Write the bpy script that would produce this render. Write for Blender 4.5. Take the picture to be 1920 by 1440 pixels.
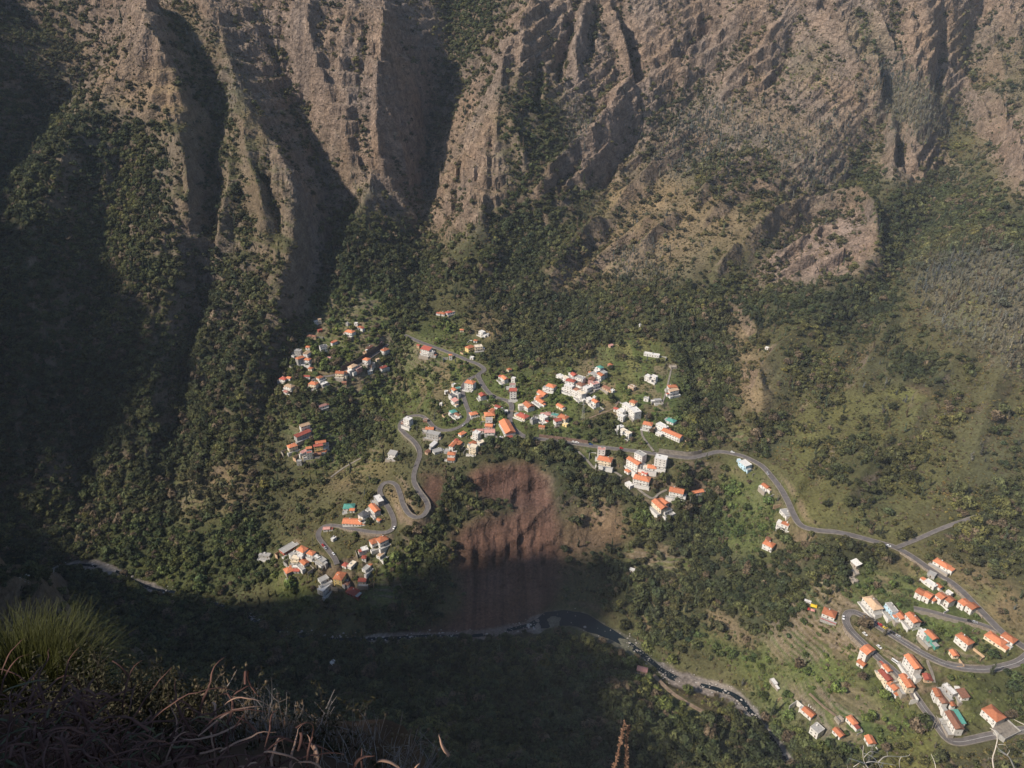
import bpy, bmesh, math, random
import numpy as np
from mathutils import Vector, Matrix
R = math.radians
rng = np.random.default_rng(7)
random.seed(7)
for o in list(bpy.data.objects):
    bpy.data.objects.remove(o)
scene = bpy.context.scene
COL = scene.collection

# ------------------------------------------------------------------ camera
PITCH = R(28.0)
LENS = 26.0
F = LENS / 36.0 * 1920.0
cam_d = bpy.data.cameras.new('camera')
cam_d.lens = LENS
cam_d.sensor_width = 36.0
cam_d.clip_start = 0.1
cam_d.clip_end = 9000.0
cam = bpy.data.objects.new('camera', cam_d)
COL.objects.link(cam)
cam.rotation_euler = (R(90) - PITCH, 0, 0)
scene.camera = cam

# ------------------------------------------------------------------ daylight
SUN_BACK = R(64)      # angle of the sun round from straight behind the camera towards the left
SUN_EL = R(40)
HAZE = 0.28e-4          # density of the air in the haze box
sun_dir = Vector((-math.sin(SUN_BACK) * math.cos(SUN_EL), -math.cos(SUN_BACK) * math.cos(SUN_EL), math.sin(SUN_EL)))
sd = bpy.data.lights.new('sun', 'SUN')
sd.energy = 5.0
sd.angle = R(2.0)
sd.color = (1.0, 0.90, 0.78)
sun = bpy.data.objects.new('sun', sd)
COL.objects.link(sun)
sun.rotation_euler = sun_dir.to_track_quat('Z', 'Y').to_euler()
world = bpy.data.worlds.new('World')
scene.world = world
world.use_nodes = True
wn = world.node_tree.nodes
wl = world.node_tree.links
sky = wn.new('ShaderNodeTexSky')
sky.sky_type = 'NISHITA'
sky.sun_disc = False
sky.sun_elevation = SUN_EL
sky.sun_rotation = math.atan2(sun_dir.x, sun_dir.y)
sky.altitude = 1000
wl.new(sky.outputs[0], wn['Background'].inputs[0])
wn['Background'].inputs[1].default_value = 0.125
scene.view_settings.view_transform = 'Standard'
scene.view_settings.look = 'None'
scene.view_settings.exposure = 0.27
scene.view_settings.gamma = 1.0
scene.view_settings.use_curve_mapping = False
scene.render.engine = 'CYCLES'
scene.cycles.use_denoising = True
scene.cycles.denoiser = 'OPENIMAGEDENOISE'
scene.cycles.denoising_input_passes = 'RGB_ALBEDO_NORMAL'
scene.cycles.denoising_prefilter = 'ACCURATE'
scene.cycles.max_bounces = 4
scene.cycles.diffuse_bounces = 2
scene.cycles.volume_bounces = 1

# ------------------------------------------------------------------ numpy helpers
_perm = rng.permutation(256)
_perm = np.concatenate([_perm, _perm])
_ang = rng.random(256) * 2 * np.pi
_gx, _gy = np.cos(_ang), np.sin(_ang)
def perlin(x, y):
    xi = np.floor(x).astype(int); yi = np.floor(y).astype(int)
    xf = x - xi; yf = y - yi
    u = xf * xf * xf * (xf * (xf * 6 - 15) + 10); v = yf * yf * yf * (yf * (yf * 6 - 15) + 10)
    def g(ix, iy, dx, dy):
        h = _perm[_perm[ix & 255] + (iy & 255)]
        return _gx[h] * dx + _gy[h] * dy
    a = g(xi, yi, xf, yf); b = g(xi + 1, yi, xf - 1, yf)
    c = g(xi, yi + 1, xf, yf - 1); d = g(xi + 1, yi + 1, xf - 1, yf - 1)
    return (a + u * (b - a) + v * ((c + u * (d - c)) - (a + u * (b - a)))) * 1.5
def fbm(x, y, octv=4, gain=0.5):
    s = 0; a = 1.0; t = 0
    for i in range(octv):
        s = s + a * perlin(x * 2 ** i + 17.3 * i, y * 2 ** i - 9.1 * i); t += a; a *= gain
    return s / t
def ridged(x, y, octv=4, gain=0.5):
    s = 0; a = 1.0; t = 0
    for i in range(octv):
        s = s + a * (1 - np.abs(perlin(x * 2 ** i + 31.7 * i, y * 2 ** i + 5.3 * i)) * 1.6); t += a; a *= gain
    return s / t
def blur(A, sig):
    r = int(3 * sig + 1)
    k = np.exp(-0.5 * (np.arange(-r, r + 1) / sig) ** 2); k /= k.sum()
    for ax in (0, 1):
        P = np.pad(A, [(r, r) if i == ax else (0, 0) for i in (0, 1)], mode='edge')
        out = np.zeros_like(A)
        n = A.shape[ax]
        for i, w in enumerate(k):
            out += w * (P[i:i + n] if ax == 0 else P[:, i:i + n])
        A = out
    return A
def sstep(a, b, x):
    t = np.clip((x - a) / (b - a), 0, 1)
    return t * t * (3 - 2 * t)
CP, SP = math.cos(PITCH), math.sin(PITCH)
def rays(px, py):
    px = np.asarray(px, float); py = np.asarray(py, float)
    cx = (px - 960) / F; cy = (720 - py) / F
    return cx, CP + cy * SP, -SP + cy * CP
def pt_z(px, py, z):          # the place on a line of sight at height z
    dx, dy, dz = rays(px, py); t = z / dz
    return float(dx * t), float(dy * t), float(z)
def pt_y(px, py, y):          # the place on a line of sight at distance y
    dx, dy, dz = rays(px, py); t = y / dy
    return float(dx * t), float(y), float(dz * t)
def project(x, y, z):
    f = y * CP - z * SP; u = y * SP + z * CP
    return 960 + F * x / f, 720 - F * u / f

# ------------------------------------------------------------------ the lie of the land: surveyed ridge and valley lines
G = 5.0
X0, X1, Y0, Y1 = -1350.0, 1400.0, -420.0, 2320.0
NX, NY = int((X1 - X0) / G) + 1, int((Y1 - Y0) / G) + 1
lines = []
def Lz(*p): lines.append([pt_z(*q) for q in p])
def Ly(*p): lines.append([pt_y(*q) for q in p])
def Lw(*p): lines.append(list(p))
RIVER = [(-60, 1085, -582), (60, 1078, -576), (110, 1066, -573), (150, 1058, -571), (210, 1068, -568), (250, 1088, -565), (290, 1104, -563), (340, 1112, -561), (430, 1140, -557), (520, 1182, -552),
         (600, 1196, -548), (660, 1198, -546), (740, 1196, -543), (800, 1192, -542), (900, 1190, -539), (1000, 1170, -537), (1060, 1158, -536), (1110, 1172, -535.5), (1190, 1215, -535), (1260, 1268, -530),
         (1340, 1290, -525), (1380, 1305, -522), (1410, 1337, -520), (1450, 1390, -518), (1480, 1440, -516)]
Lz(*RIVER)
# ravines
Lz((430, 1140, -557), (500, 990, -541), (560, 900, -524), (640, 850, -516), (700, 790, -503), (735, 700, -474), (760, 620, -430))
Ly((760, 620, 968), (790, 540, 1090), (800, 430, 1260), (800, 330, 1410), (812, 250, 1510), (842, 120, 1620), (852, 10, 1700))
Ly((500, 960, 690), (480, 830, 795), (520, 700, 910), (560, 610, 990), (600, 520, 1080), (642, 430, 1210), (615, 330, 1310), (570, 220, 1390), (540, 120, 1450), (520, 0, 1510))
# left mountain: spurs and gullies
Ly((250, -60, 1420), (270, 15, 1330), (288, 60, 1290), (330, 130, 1240), (342, 220, 1180), (348, 330, 1110), (340, 450, 1035), (300, 600, 925), (260, 750, 825), (240, 900, 742), (230, 1000, 682))
Ly((340, 0, 1500), (352, 70, 1390), (385, 180, 1305), (402, 260, 1230), (400, 350, 1155), (395, 450, 1075), (370, 600, 990), (340, 760, 860), (330, 900, 765), (310, 1040, 650))
Ly((380, -40, 1480), (410, 50, 1400), (425, 110, 1335), (450, 190, 1255), (490, 235, 1195), (535, 280, 1150), (552, 340, 1110), (555, 420, 1060), (540, 520, 990), (510, 620, 915), (440, 760, 830), (430, 900, 733), (420, 1000, 668))
Ly((-40, -20, 1700), (60, 60, 1640), (150, 100, 1560), (200, 60, 1560))
Ly((200, 130, 1500), (150, 190, 1430), (70, 255, 1320), (20, 340, 1220), (-40, 420, 1130))
Ly((190, 200, 1230), (130, 235, 1170), (62, 320, 1080), (40, 420, 1000), (50, 550, 910), (60, 700, 815), (80, 850, 738), (100, 980, 688))
Ly((230, 330, 1160), (200, 440, 1085), (180, 560, 985), (160, 720, 855), (160, 880, 762), (170, 1000, 690))
Ly((-150, 300, 1150), (-150, 600, 900), (-150, 900, 725), (-160, 1040, 660))
# ridge between the two ravines, down to the upper hamlet
Ly((722, -40, 1540), (722, 10, 1500), (724, 110, 1405), (705, 240, 1310), (698, 330, 1235), (662, 390, 1170), (650, 450, 1115), (632, 520, 1060), (612, 590, 1005), (600, 720, 880), (600, 800, 812), (590, 870, 757))
Ly((540, -20, 1480), (555, 60, 1430), (590, 110, 1400), (600, 180, 1370), (640, 260, 1320), (650, 330, 1260))
# knife ridge right of the second ravine
Ly((1010, -30, 1530), (962, 50, 1450), (936, 150, 1380), (926, 230, 1310), (926, 290, 1260), (900, 400, 1180), (872, 480, 1105), (842, 560, 1040), (832, 620, 985))
Lz((832, 620, -434), (880, 660, -440), (900, 690, -442))
Ly((1025, 60, 1505), (1050, 180, 1415), (1032, 280, 1325), (1002, 370, 1240), (962, 470, 1155), (950, 560, 1065), (962, 650, 945))
# right mountain
Ly((1300, -40, 1700), (1290, 20, 1640), (1240, 130, 1530), (1165, 215, 1440), (1110, 300, 1350), (1060, 400, 1240), (1012, 480, 1150), (1000, 560, 1055), (1020, 640, 938))
Ly((1345, 50, 1640), (1300, 150, 1540), (1240, 260, 1425), (1190, 350, 1322), (1132, 460, 1190), (1092, 560, 1080), (1062, 640, 952))
Ly((1550, -30, 1650), (1560, 20, 1610), (1588, 100, 1530), (1640, 150, 1470), (1562, 250, 1355), (1480, 330, 1255), (1400, 420, 1140), (1300, 500, 1050), (1240, 570, 980), (1200, 612, 948))
Ly((1680, 50, 1625), (1668, 200, 1475), (1612, 330, 1330), (1520, 420, 1200), (1420, 520, 1050), (1362, 620, 930), (1320, 720, 820), (1330, 830, 705))
Ly((1742, -30, 1650), (1742, 60, 1570), (1746, 160, 1480), (1702, 300, 1310), (1645, 400, 1165), (1642, 480, 1040), (1560, 560, 935), (1480, 660, 825), (1440, 760, 735))
Ly((1830, 40, 1760), (1800, 200, 1560), (1762, 320, 1370), (1722, 450, 1160), (1642, 560, 985), (1580, 680, 832), (1500, 770, 745), (1440, 840, 680))
Ly((1990, -20, 1740), (1965, 150, 1530), (1905, 290, 1225), (1880, 380, 1095), (1830, 500, 940), (1780, 620, 812), (1740, 720, 722), (1650, 830, 636), (1560, 920, 578), (1500, 970, 553))
Ly((2160, 0, 1600), (2130, 300, 1100), (2120, 600, 780), (2120, 900, 560), (2060, 1100, 450), (2010, 1300, 372), (2000, 1440, 325))
# village bench, roads and slopes below
Lz((735, 800, -462), (762, 792, -459), (800, 790, -457), (840, 806, -456), (880, 780, -451), (872, 730, -446), (895, 705, -443), (930, 745, -446), (958, 770, -448), (958, 800, -448), (985, 820, -447),
   (1060, 825, -446), (1150, 834, -444), (1240, 850, -441), (1300, 856, -439), (1350, 848, -438), (1400, 860, -437), (1440, 882, -436), (1468, 920, -436), (1492, 975, -436), (1540, 995, -437),
   (1610, 1005, -438), (1680, 1025, -440), (1740, 1065, -443), (1800, 1120, -446), (1870, 1180, -450), (1925, 1205, -452), (1880, 1240, -454), (1800, 1250, -455), (1740, 1230, -455), (1660, 1180, -456),
   (1610, 1148, -457), (1590, 1155, -458), (1620, 1200, -463), (1680, 1260, -469), (1730, 1330, -475), (1770, 1385, -478), (1830, 1380, -478), (1925, 1365, -477))
Lz((1680, 1025, -440), (1740, 1000, -434), (1810, 978, -427))
Lz((770, 800, -462), (790, 840, -465), (778, 880, -469), (776, 910, -472), (800, 950, -476), (780, 972, -479), (765, 950, -481), (745, 910, -483), (722, 905, -484), (712, 930, -487), (735, 970, -492), (728, 995, -495), (690, 995, -497), (640, 985, -500),
   (595, 1000, -504), (610, 1020, -507), (630, 1050, -511))
Lz((560, 1040, -512), (545, 1070, -520), (600, 1110, -528), (655, 1110, -527), (700, 1060, -515))
Lz((600, 1150, -545), (700, 1120, -533), (770, 1130, -535))
Lz((1000, 790, -448), (1050, 740, -439), (1090, 700, -426), (1140, 680, -422))
Lz((1010, 740, -442), (1060, 700, -430))
Lz((1180, 740, -432), (1240, 800, -440))
Lz((1180, 660, -418), (1250, 660, -416), (1255, 735, -430))
Lz((850, 760, -450), (820, 740, -450), (790, 760, -456))
Lz((960, 690, -439), (930, 700, -440))
Lz((895, 705, -443), (870, 670, -441), (800, 640, -434), (770, 628, -429))
Lz((700, 660, -447), (650, 700, -459), (610, 720, -464), (560, 740, -470), (525, 715, -467))
Lz((580, 790, -490), (590, 830, -500), (560, 850, -508))
# landslide scar and valley side under the village
Lz((880, 885, -459), (900, 876, -457), (960, 866, -455), (1020, 876, -457), (1040, 905, -462))
Lz((860, 985, -490), (900, 975, -489), (960, 955, -486), (1030, 965, -489), (1045, 990, -494))
Lz((880, 1100, -533), (950, 1090, -530), (1010, 1110, -533))
Lz((870, 1060, -522), (900, 1062, -523), (950, 1045, -517), (1020, 1060, -521))
Lz((890, 930, -484), (960, 922, -482), (1030, 935, -484))
Lz((820, 930, -478), (815, 1000, -497), (800, 1100, -528))
Lz((1080, 960, -486), (1085, 1050, -510), (1080, 1130, -530))
Lz((1100, 870, -455), (1170, 905, -463), (1205, 930, -470), (1240, 955, -474), (1320, 925, -467))
Lz((1140, 1000, -497), (1200, 1040, -505), (1190, 1140, -525))
Lz((1360, 885, -452), (1340, 960, -480), (1300, 1060, -508), (1230, 1180, -529))
Lz((1440, 940, -449), (1440, 1030, -465), (1400, 1100, -484), (1350, 1200, -508))
Lz((1540, 1080, -456), (1500, 1150, -470), (1450, 1250, -494))
Lz((1600, 1250, -472), (1540, 1330, -486), (1520, 1400, -492), (1500, 1440, -496))
Lz((1700, 1340, -480), (1640, 1400, -486), (1600, 1440, -488))
Lz((1850, 1420, -484), (1700, 1440, -489))
Lz((1760, 1150, -450), (1680, 1120, -451))
# wooded slope on this side of the river, then the cliff under the viewpoint
Lz((-200, 1250, -512), (100, 1250, -520), (300, 1260, -515), (500, 1290, -510), (800, 1300, -508), (960, 1300, -508), (1150, 1320, -508), (1280, 1350, -508))
Lz((-200, 1440, -410), (100, 1440, -420), (500, 1440, -440), (960, 1440, -465), (1250, 1440, -484), (1400, 1440, -497))
for xi in range(-700, 901, 80):
    Lw((xi, 140, -265 + 0.0 * xi), (xi, 200, -340))
for xi in range(-350, 901, 80):
    Lw((xi, 0, -9), (xi, -120, -20), (xi, -380, -60))
# unseen crests beyond the left of the view, shaped to cast the valley's shade, and the high ground round the valley
Lw((-1330, 230, 90), (-1000, 215, 50), (-930, 210, 22), (-870, 200, 64), (-800, 195, 26), (-730, 198, 54), (-680, 200, 16), (-640, 200, 38), (-520, 215, 10), (-400, 205, -25), (-395, 150, 20), (-405, 90, 10), (-520, -50, 80), (-700, -300, 120))
Lw((-640, 200, 30), (-600, 270, -40), (-575, 325, -74), (-545, 340, -52), (-515, 355, -44), (-490, 362, -30), (-468, 362, -42), (-445, 360, -28), (-420, 354, -43), (-390, 345, -33), (-365, 338, -46), (-345, 315, -64), (-335, 262, -85), (-395, 150, 20))  # knobs raised out of view to throw shade over the landslide foot
Lw((-650, 330, -115), (-900, 330, -165), (-1330, 340, -160))
Lw((-1330, 0, 160), (-800, 60, 130))
Lw((-1330, 560, 260), (-1180, 540, 220), (-1060, 520, 60), (-1050, 560, 120), (-1046, 600, 165), (-1043, 640, 105), (-1040, 690, 150), (-1040, 730, 85), (-1040, 780, 120), (-1045, 830, 40), (-1050, 880, 60), (-1080, 980, 80), (-1180, 1250, 190), (-1300, 1500, 260))  # added outer ridge, unseen, its heights set to shadow the left slopes
Lw((-1330, 430, -170), (-1000, 430, -180), (-940, 520, -210), (-900, 640, -220))
Lw((-1340, 1700, 330), (-900, 1850, 260), (-400, 1800, 250), (0, 1850, 260), (400, 1850, 250), (800, 1800, 260), (1390, 1700, 330))
Lw((-1340, 2310, 420), (1390, 2310, 420))
Lw((1390, 1500, 200), (1390, 800, -200), (1390, 300, -300), (1390, -400, -300))

def raster(lines, g, nx, ny):
    S = np.zeros((ny, nx)); C = np.zeros((ny, nx))
    for L in lines:
        for (xa, ya, za), (xb, yb, zb) in zip(L[:-1], L[1:]):
            n = int(math.hypot(xb - xa, yb - ya) / (g * 0.5)) + 2
            t = np.linspace(0, 1, n)
            ix = np.rint((xa + (xb - xa) * t - X0) / g).astype(int); iy = np.rint((ya + (yb - ya) * t - Y0) / g).astype(int)
            ok = (ix >= 0) & (ix < nx) & (iy >= 0) & (iy < ny)
            np.add.at(S, (iy[ok], ix[ok]), (za + (zb - za) * t)[ok]); np.add.at(C, (iy[ok], ix[ok]), 1)
    m = C > 0
    S[m] /= C[m]
    return S, m
def resize(A, ny, nx):
    yi = np.linspace(0, A.shape[0] - 1, ny); xi = np.linspace(0, A.shape[1] - 1, nx)
    y0 = np.minimum(yi.astype(int), A.shape[0] - 2); x0 = np.minimum(xi.astype(int), A.shape[1] - 2)
    fy = (yi - y0)[:, None]; fx = (xi - x0)[None]
    return (A[y0][:, x0] * (1 - fx) + A[y0][:, x0 + 1] * fx) * (1 - fy) + (A[y0 + 1][:, x0] * (1 - fx) + A[y0 + 1][:, x0 + 1] * fx) * fy
def relax(lines):
    U = None
    for k, its in ((16, 300), (8, 200), (4, 160), (2, 120), (1, 80)):
        g = G * k
        nx, ny = int(round((X1 - X0) / g)) + 1, int(round((Y1 - Y0) / g)) + 1
        S, m = raster(lines, g, nx, ny)
        U = np.full((ny, nx), S[m].mean()) if U is None else resize(U, ny, nx)
        for _ in range(its):
            U[m] = S[m]
            P = np.pad(U, 1, mode='edge')
            U = 0.25 * (P[:-2, 1:-1] + P[2:, 1:-1] + P[1:-1, :-2] + P[1:-1, 2:])
        U[m] = S[m]
    return U
H = blur(relax(lines), 1.5)
# ribs and gullies: noise drawn out along the fall line, so that it runs down every slope
g2 = 2.5
n2x, n2y = int((X1 - X0) / g2) + 1, int((Y1 - Y0) / g2) + 1
H2 = resize(H, n2y, n2x)
gy, gx = np.gradient(blur(H2, 6), g2)
slope = np.hypot(gx, gy)
dirx, diry = gx / (slope + 1e-4), gy / (slope + 1e-4)
def samp(A, iy, ix):
    iy = np.clip(iy, 0, A.shape[0] - 1.001); ix = np.clip(ix, 0, A.shape[1] - 1.001)
    y0 = iy.astype(int); x0 = ix.astype(int); fy = iy - y0; fx = ix - x0
    return (A[y0, x0] * (1 - fx) + A[y0, x0 + 1] * fx) * (1 - fy) + (A[y0 + 1, x0] * (1 - fx) + A[y0 + 1, x0 + 1] * fx) * fy
vy0 = int((250 - Y0) / g2)                       # only the part in front of the camera needs them
sy, sx = np.mgrid[vy0:n2y, 0:n2x].astype(float)
noise = [blur(rng.standard_normal((n2y, n2x)), s) for s in (0.9, 2.2, 5.0, 10.0)]
noise = [n / n.std() for n in noise]
def streak(n, steps):
    acc = n[vy0:].copy()
    for sgn in (1, -1):
        py_, px_ = sy.copy(), sx.copy()
        for i in range(steps):
            jy = np.clip(py_, 0, n2y - 1).astype(int); jx = np.clip(px_, 0, n2x - 1).astype(int)
            py_ += sgn * diry[jy, jx] * 1.6; px_ += sgn * dirx[jy, jx] * 1.6
            acc += n[np.clip(py_, 0, n2y - 1).astype(int), np.clip(px_, 0, n2x - 1).astype(int)]
    return acc / acc.std()
rib = [streak(n, k) for n, k in zip(noise, (8, 14, 22, 34))]
steep = sstep(0.35, 0.95, slope[vy0:])
def crease(r): return 1.0 - np.abs(r) * 1.2      # sharp crests
RIBS = np.zeros((n2y, n2x))
RIBS[vy0:] = steep * (7.0 * rib[3] - 6.0 * np.abs(rib[3]) + 4.5 * rib[2] - 3.5 * np.abs(rib[2]) + 2.2 * rib[1] - 1.6 * np.abs(rib[1]) + 0.8 * rib[0])
_ry, _rx = np.mgrid[0:n2y, 0:n2x]; _ry = Y0 + _ry * g2; _rx = X0 + _rx * g2
RIBS *= .8 - .4 * sstep(-60, 60, _rx) * sstep(800, 1000, _ry)
H2 = H2 + RIBS

# ------------------------------------------------------------------ heights, lines of sight, roads
def height(x, y):
    return samp(H2, (np.asarray(y, float) - Y0) / g2, (np.asarray(x, float) - X0) / g2)
def hits(px, py):             # where lines of sight meet the ground
    dx, dy, dz = rays(np.atleast_1d(px), np.atleast_1d(py))
    Y = np.full(dx.shape, 262.0); done = np.zeros(dx.shape, bool); step = 2.5
    for _ in range(820):
        t = Y / dy
        under = dz * t <= height(dx * t, Y)
        done |= under
        if done.all(): break
        Y = np.where(done, Y, Y + step)
    lo, hi = Y - step, Y.copy()
    for _ in range(10):
        m = 0.5 * (lo + hi); t = m / dy
        u = dz * t <= height(dx * t, m)
        hi = np.where(u, m, hi); lo = np.where(u, lo, m)
    t = hi / dy
    return np.stack([dx * t, hi, dz * t], -1)
def dense(pts, step=3.0):     # smooth line through picture points
    P = np.array(pts, float)
    if len(P) > 2:
        Q = np.vstack([2 * P[0] - P[1], P, 2 * P[-1] - P[-2]])
        out = []
        for i in range(1, len(Q) - 2):
            n = max(2, int(np.linalg.norm(Q[i + 1] - Q[i]) / step))
            t = np.linspace(0, 1, n, endpoint=False)[:, None]
            a, b, c, d = Q[i - 1], Q[i], Q[i + 1], Q[i + 2]
            out.append(0.5 * (2 * b + (c - a) * t + (2 * a - 5 * b + 4 * c - d) * t ** 2 + (3 * b - a - 3 * c + d) * t ** 3))
        return np.vstack(out + [P[-1:]])
    n = max(2, int(np.linalg.norm(P[1] - P[0]) / step))
    return P[0] + (P[1] - P[0]) * np.linspace(0, 1, n)[:, None]
def smooth1(a, n):
    k = np.ones(2 * n + 1) / (2 * n + 1)
    return np.convolve(np.pad(a, n, mode='edge'), k, mode='valid')
def drape(pts, n=7):          # a road line: evened-out gradient, still under the same lines of sight
    D = dense(pts)
    W = hits(D[:, 0], D[:, 1])
    z = smooth1(smooth1(W[:, 2], n), n)
    dx, dy, dz = rays(D[:, 0], D[:, 1]); t = z / dz
    return np.stack([dx * t, dy * t, z], -1)
# crags, clefts and spurs seen on the slopes: line, height (+) or depth (-), half width in metres
CRAGS = [([(1158, -10), (1178, 51), (1189, 102), (1194, 153), (1190, 190)], -34, 26), ([(1143, 20), (1163, 82), (1173, 123), (1180, 160)], 20, 22),
 ([(1449, 10), (1362, 66), (1296, 118), (1224, 159), (1178, 189), (1143, 240), (1107, 297), (1076, 348), (1045, 392)], 34, 40), ([(1362, 0), (1316, 61), (1286, 102), (1245, 133), (1210, 150)], -32, 28),
 ([(1081, 0), (1066, 61), (1050, 102), (1046, 140)], -22, 18), ([(1122, 0), (1112, 61), (1100, 110)], -16, 15), ([(1100, 0), (1090, 60), (1078, 110), (1085, 170)], 16, 20),
 ([(1546, 0), (1577, 61), (1598, 102), (1620, 128)], -30, 22), ([(1526, 10), (1562, 72), (1593, 113), (1634, 138), (1644, 194), (1640, 250)], 28, 26), ([(1480, 20), (1440, 90), (1380, 150), (1340, 200)], 20, 26), ([(1500, 40), (1470, 110), (1440, 150)], -16, 18),
 ([(1400, 40), (1340, 110), (1290, 170), (1260, 220)], 18, 24), ([(1640, 30), (1660, 90), (1690, 140)], 20, 20), ([(1700, 20), (1710, 90), (1715, 150)], 16, 18),
 ([(1777, 20), (1767, 102), (1753, 160)], -36, 26), ([(1765, 130), (1795, 165), (1828, 205), (1850, 250)], 22, 18), ([(1785, 120), (1815, 165), (1842, 205)], -18, 14), ([(1850, 165), (1874, 225), (1902, 290), (1915, 340)], 22, 20), ([(1870, 170), (1895, 225), (1915, 270)], -16, 14), ([(1810, 20), (1850, 90), (1880, 150)], 20, 24), ([(1880, 20), (1905, 80)], 18, 22),
 ([(1690, 230), (1695, 300), (1722, 330)], -34, 24), ([(1665, 215), (1672, 280), (1668, 330)], 22, 20), ([(1380, 468), (1449, 425), (1526, 404), (1603, 386), (1634, 425), (1648, 490)], 26, 22), ([(1430, 500), (1490, 470), (1540, 430)], 12, 14), ([(1450, 520), (1520, 500), (1600, 470)], 12, 14), ([(1560, 430), (1590, 470), (1600, 510)], -10, 10),
 ([(1290, 395), (1378, 327), (1432, 310)], 22, 24), ([(1310, 430), (1380, 370), (1460, 345)], 16, 20), ([(1138, 413), (1204, 353), (1268, 286), (1310, 250)], 26, 28), ([(1118, 355), (1160, 290), (1205, 235)], -22, 24),
 ([(1020, 552), (1091, 460), (1146, 420)], 24, 28), ([(1060, 560), (1120, 500), (1190, 440), (1240, 400)], 18, 22), ([(990, 392), (1056, 315), (1107, 284)], 24, 22), ([(1030, 370), (1068, 330), (1100, 310)], -18, 14), ([(1185, 495), (1230, 445), (1270, 410)], 18, 20), ([(1340, 520), (1380, 470)], 14, 16), ([(1330, 600), (1360, 580), (1400, 600), (1420, 640)], 14, 14), ([(1380, 690), (1420, 720), (1430, 780)], 8, 14), ([(1300, 600), (1300, 700), (1330, 800)], -8, 16),
 ([(1500, 620), (1440, 680), (1400, 760)], 12, 20), ([(1620, 620), (1560, 700), (1500, 800)], 12, 22), ([(1700, 560), (1640, 660), (1590, 760)], 12, 22), ([(1840, 620), (1760, 720), (1700, 800)], 10, 22), ([(1900, 640), (1860, 740), (1820, 860)], 12, 26), ([(1760, 760), (1700, 860), (1640, 940)], -8, 16), ([(1580, 780), (1540, 870), (1500, 930)], -8, 14), ([(1680, 800), (1620, 890), (1570, 960)], 8, 14),
 ([(287, 40), (267, 100), (213, 160), (195, 200)], 16, 22), ([(300, 60), (300, 120), (290, 190), (270, 240)], 14, 18), ([(217, 270), (205, 330), (200, 400)], 16, 22), ([(317, 240), (350, 317), (360, 425)], 20, 20), ([(387, 290), (433, 333), (420, 425), (410, 500)], 22, 22), ([(473, 200), (462, 283), (493, 400), (500, 470)], 22, 22), ([(510, 260), (500, 330), (530, 430)], -16, 16), ([(430, 120), (400, 190), (380, 240)], 14, 16), ([(150, 260), (120, 330), (100, 420)], 18, 24), ([(120, 470), (110, 560), (130, 660)], 14, 24), ([(270, 470), (240, 560), (220, 660)], 16, 24), ([(420, 560), (390, 640), (370, 740)], 16, 24), ([(470, 560), (460, 650), (420, 720)], 14, 22), ([(300, 700), (290, 800), (270, 900)], 12, 20), ([(100, 700), (120, 800), (130, 900)], 12, 20), ([(380, 790), (380, 880), (360, 960)], 12, 20),
 ([(587, -10), (580, 67), (600, 150), (630, 210)], 26, 22), ([(570, 40), (563, 130), (580, 190)], -26, 16), ([(660, -10), (650, 60), (640, 140), (650, 200)], 14, 20), ([(690, 20), (680, 90), (670, 160)], -12, 14), ([(722, -10), (718, 67), (708, 160), (707, 213), (712, 300), (730, 340)], 16, 16), ([(657, 180), (650, 267), (660, 330)], 16, 18), ([(680, 200), (672, 270), (690, 330)], -14, 14), ([(730, 225), (753, 283), (762, 330)], 18, 16), ([(640, 250), (625, 330), (640, 400)], 14, 18),
 ([(870, 250), (857, 333), (853, 395)], -18, 13), ([(905, 190), (880, 260), (840, 330), (815, 390)], 16, 20), ([(923, 210), (920, 317), (905, 352)], -20, 14), ([(895, 290), (885, 350), (875, 410)], 14, 14), ([(953, 225), (977, 283), (982, 320)], 18, 16), ([(1007, 90), (1011, 150), (1005, 200)], -20, 16), ([(960, 60), (945, 110), (938, 160)], 12, 14), ([(985, 60), (975, 140), (965, 200)], 14, 18), ([(860, 150), (830, 230), (805, 300)], 14, 20), ([(800, 60), (790, 130), (775, 200)], 18, 22), ([(760, 60), (770, 160), (780, 260)], 14, 20), ([(880, 560), (900, 520), (930, 470)], 12, 18), ([(920, 650), (960, 580), (1010, 520)], 12, 20),
 ([(925, 886), (929, 910), (940, 935)], -2.6, 7.9), ([(952, 872), (950, 900), (955, 925)], 1.6, 7.1), ([(985, 870), (990, 900), (985, 930)], 2.0, 5.3), ([(900, 880), (905, 905), (915, 930)], 1.2, 8.2), ([(880, 985), (884, 1040), (890, 1112)], 2.6, 8.0), ([(897, 1020), (900, 1080), (892, 1117)], -4.8, 8.6), ([(905, 985), (908, 1020), (912, 1055)], 3.3, 6.5), ([(930, 985), (931, 1020), (930, 1055)], -3.4, 4.9), ([(940, 975), (942, 1010), (945, 1045)], 2.5, 7.0),
 ([(955, 985), (954, 1020), (955, 1050)], -3.2, 7.8), ([(968, 970), (968, 1010), (970, 1045)], 2.5, 3.8), ([(980, 980), (980, 1010), (982, 1050)], -3.7, 7.0), ([(1006, 975), (1004, 1010), (1002, 1045)], -3.1, 4.3), ([(1016, 1040), (996, 1078), (994, 1112)], 4.5, 8.6), ([(862, 1000), (862, 1060), (868, 1120)], -2.6, 9.8), ([(850, 1010), (845, 1070), (850, 1130)], 2.6, 11.5), ([(1040, 985), (1035, 1030), (1040, 1080)], 2.5, 12.1), ([(940, 1070), (930, 1120), (905, 1170)], 1.7, 20.3), ([(970, 1070), (975, 1120), (985, 1165)], 2.3, 10.9)]
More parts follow.
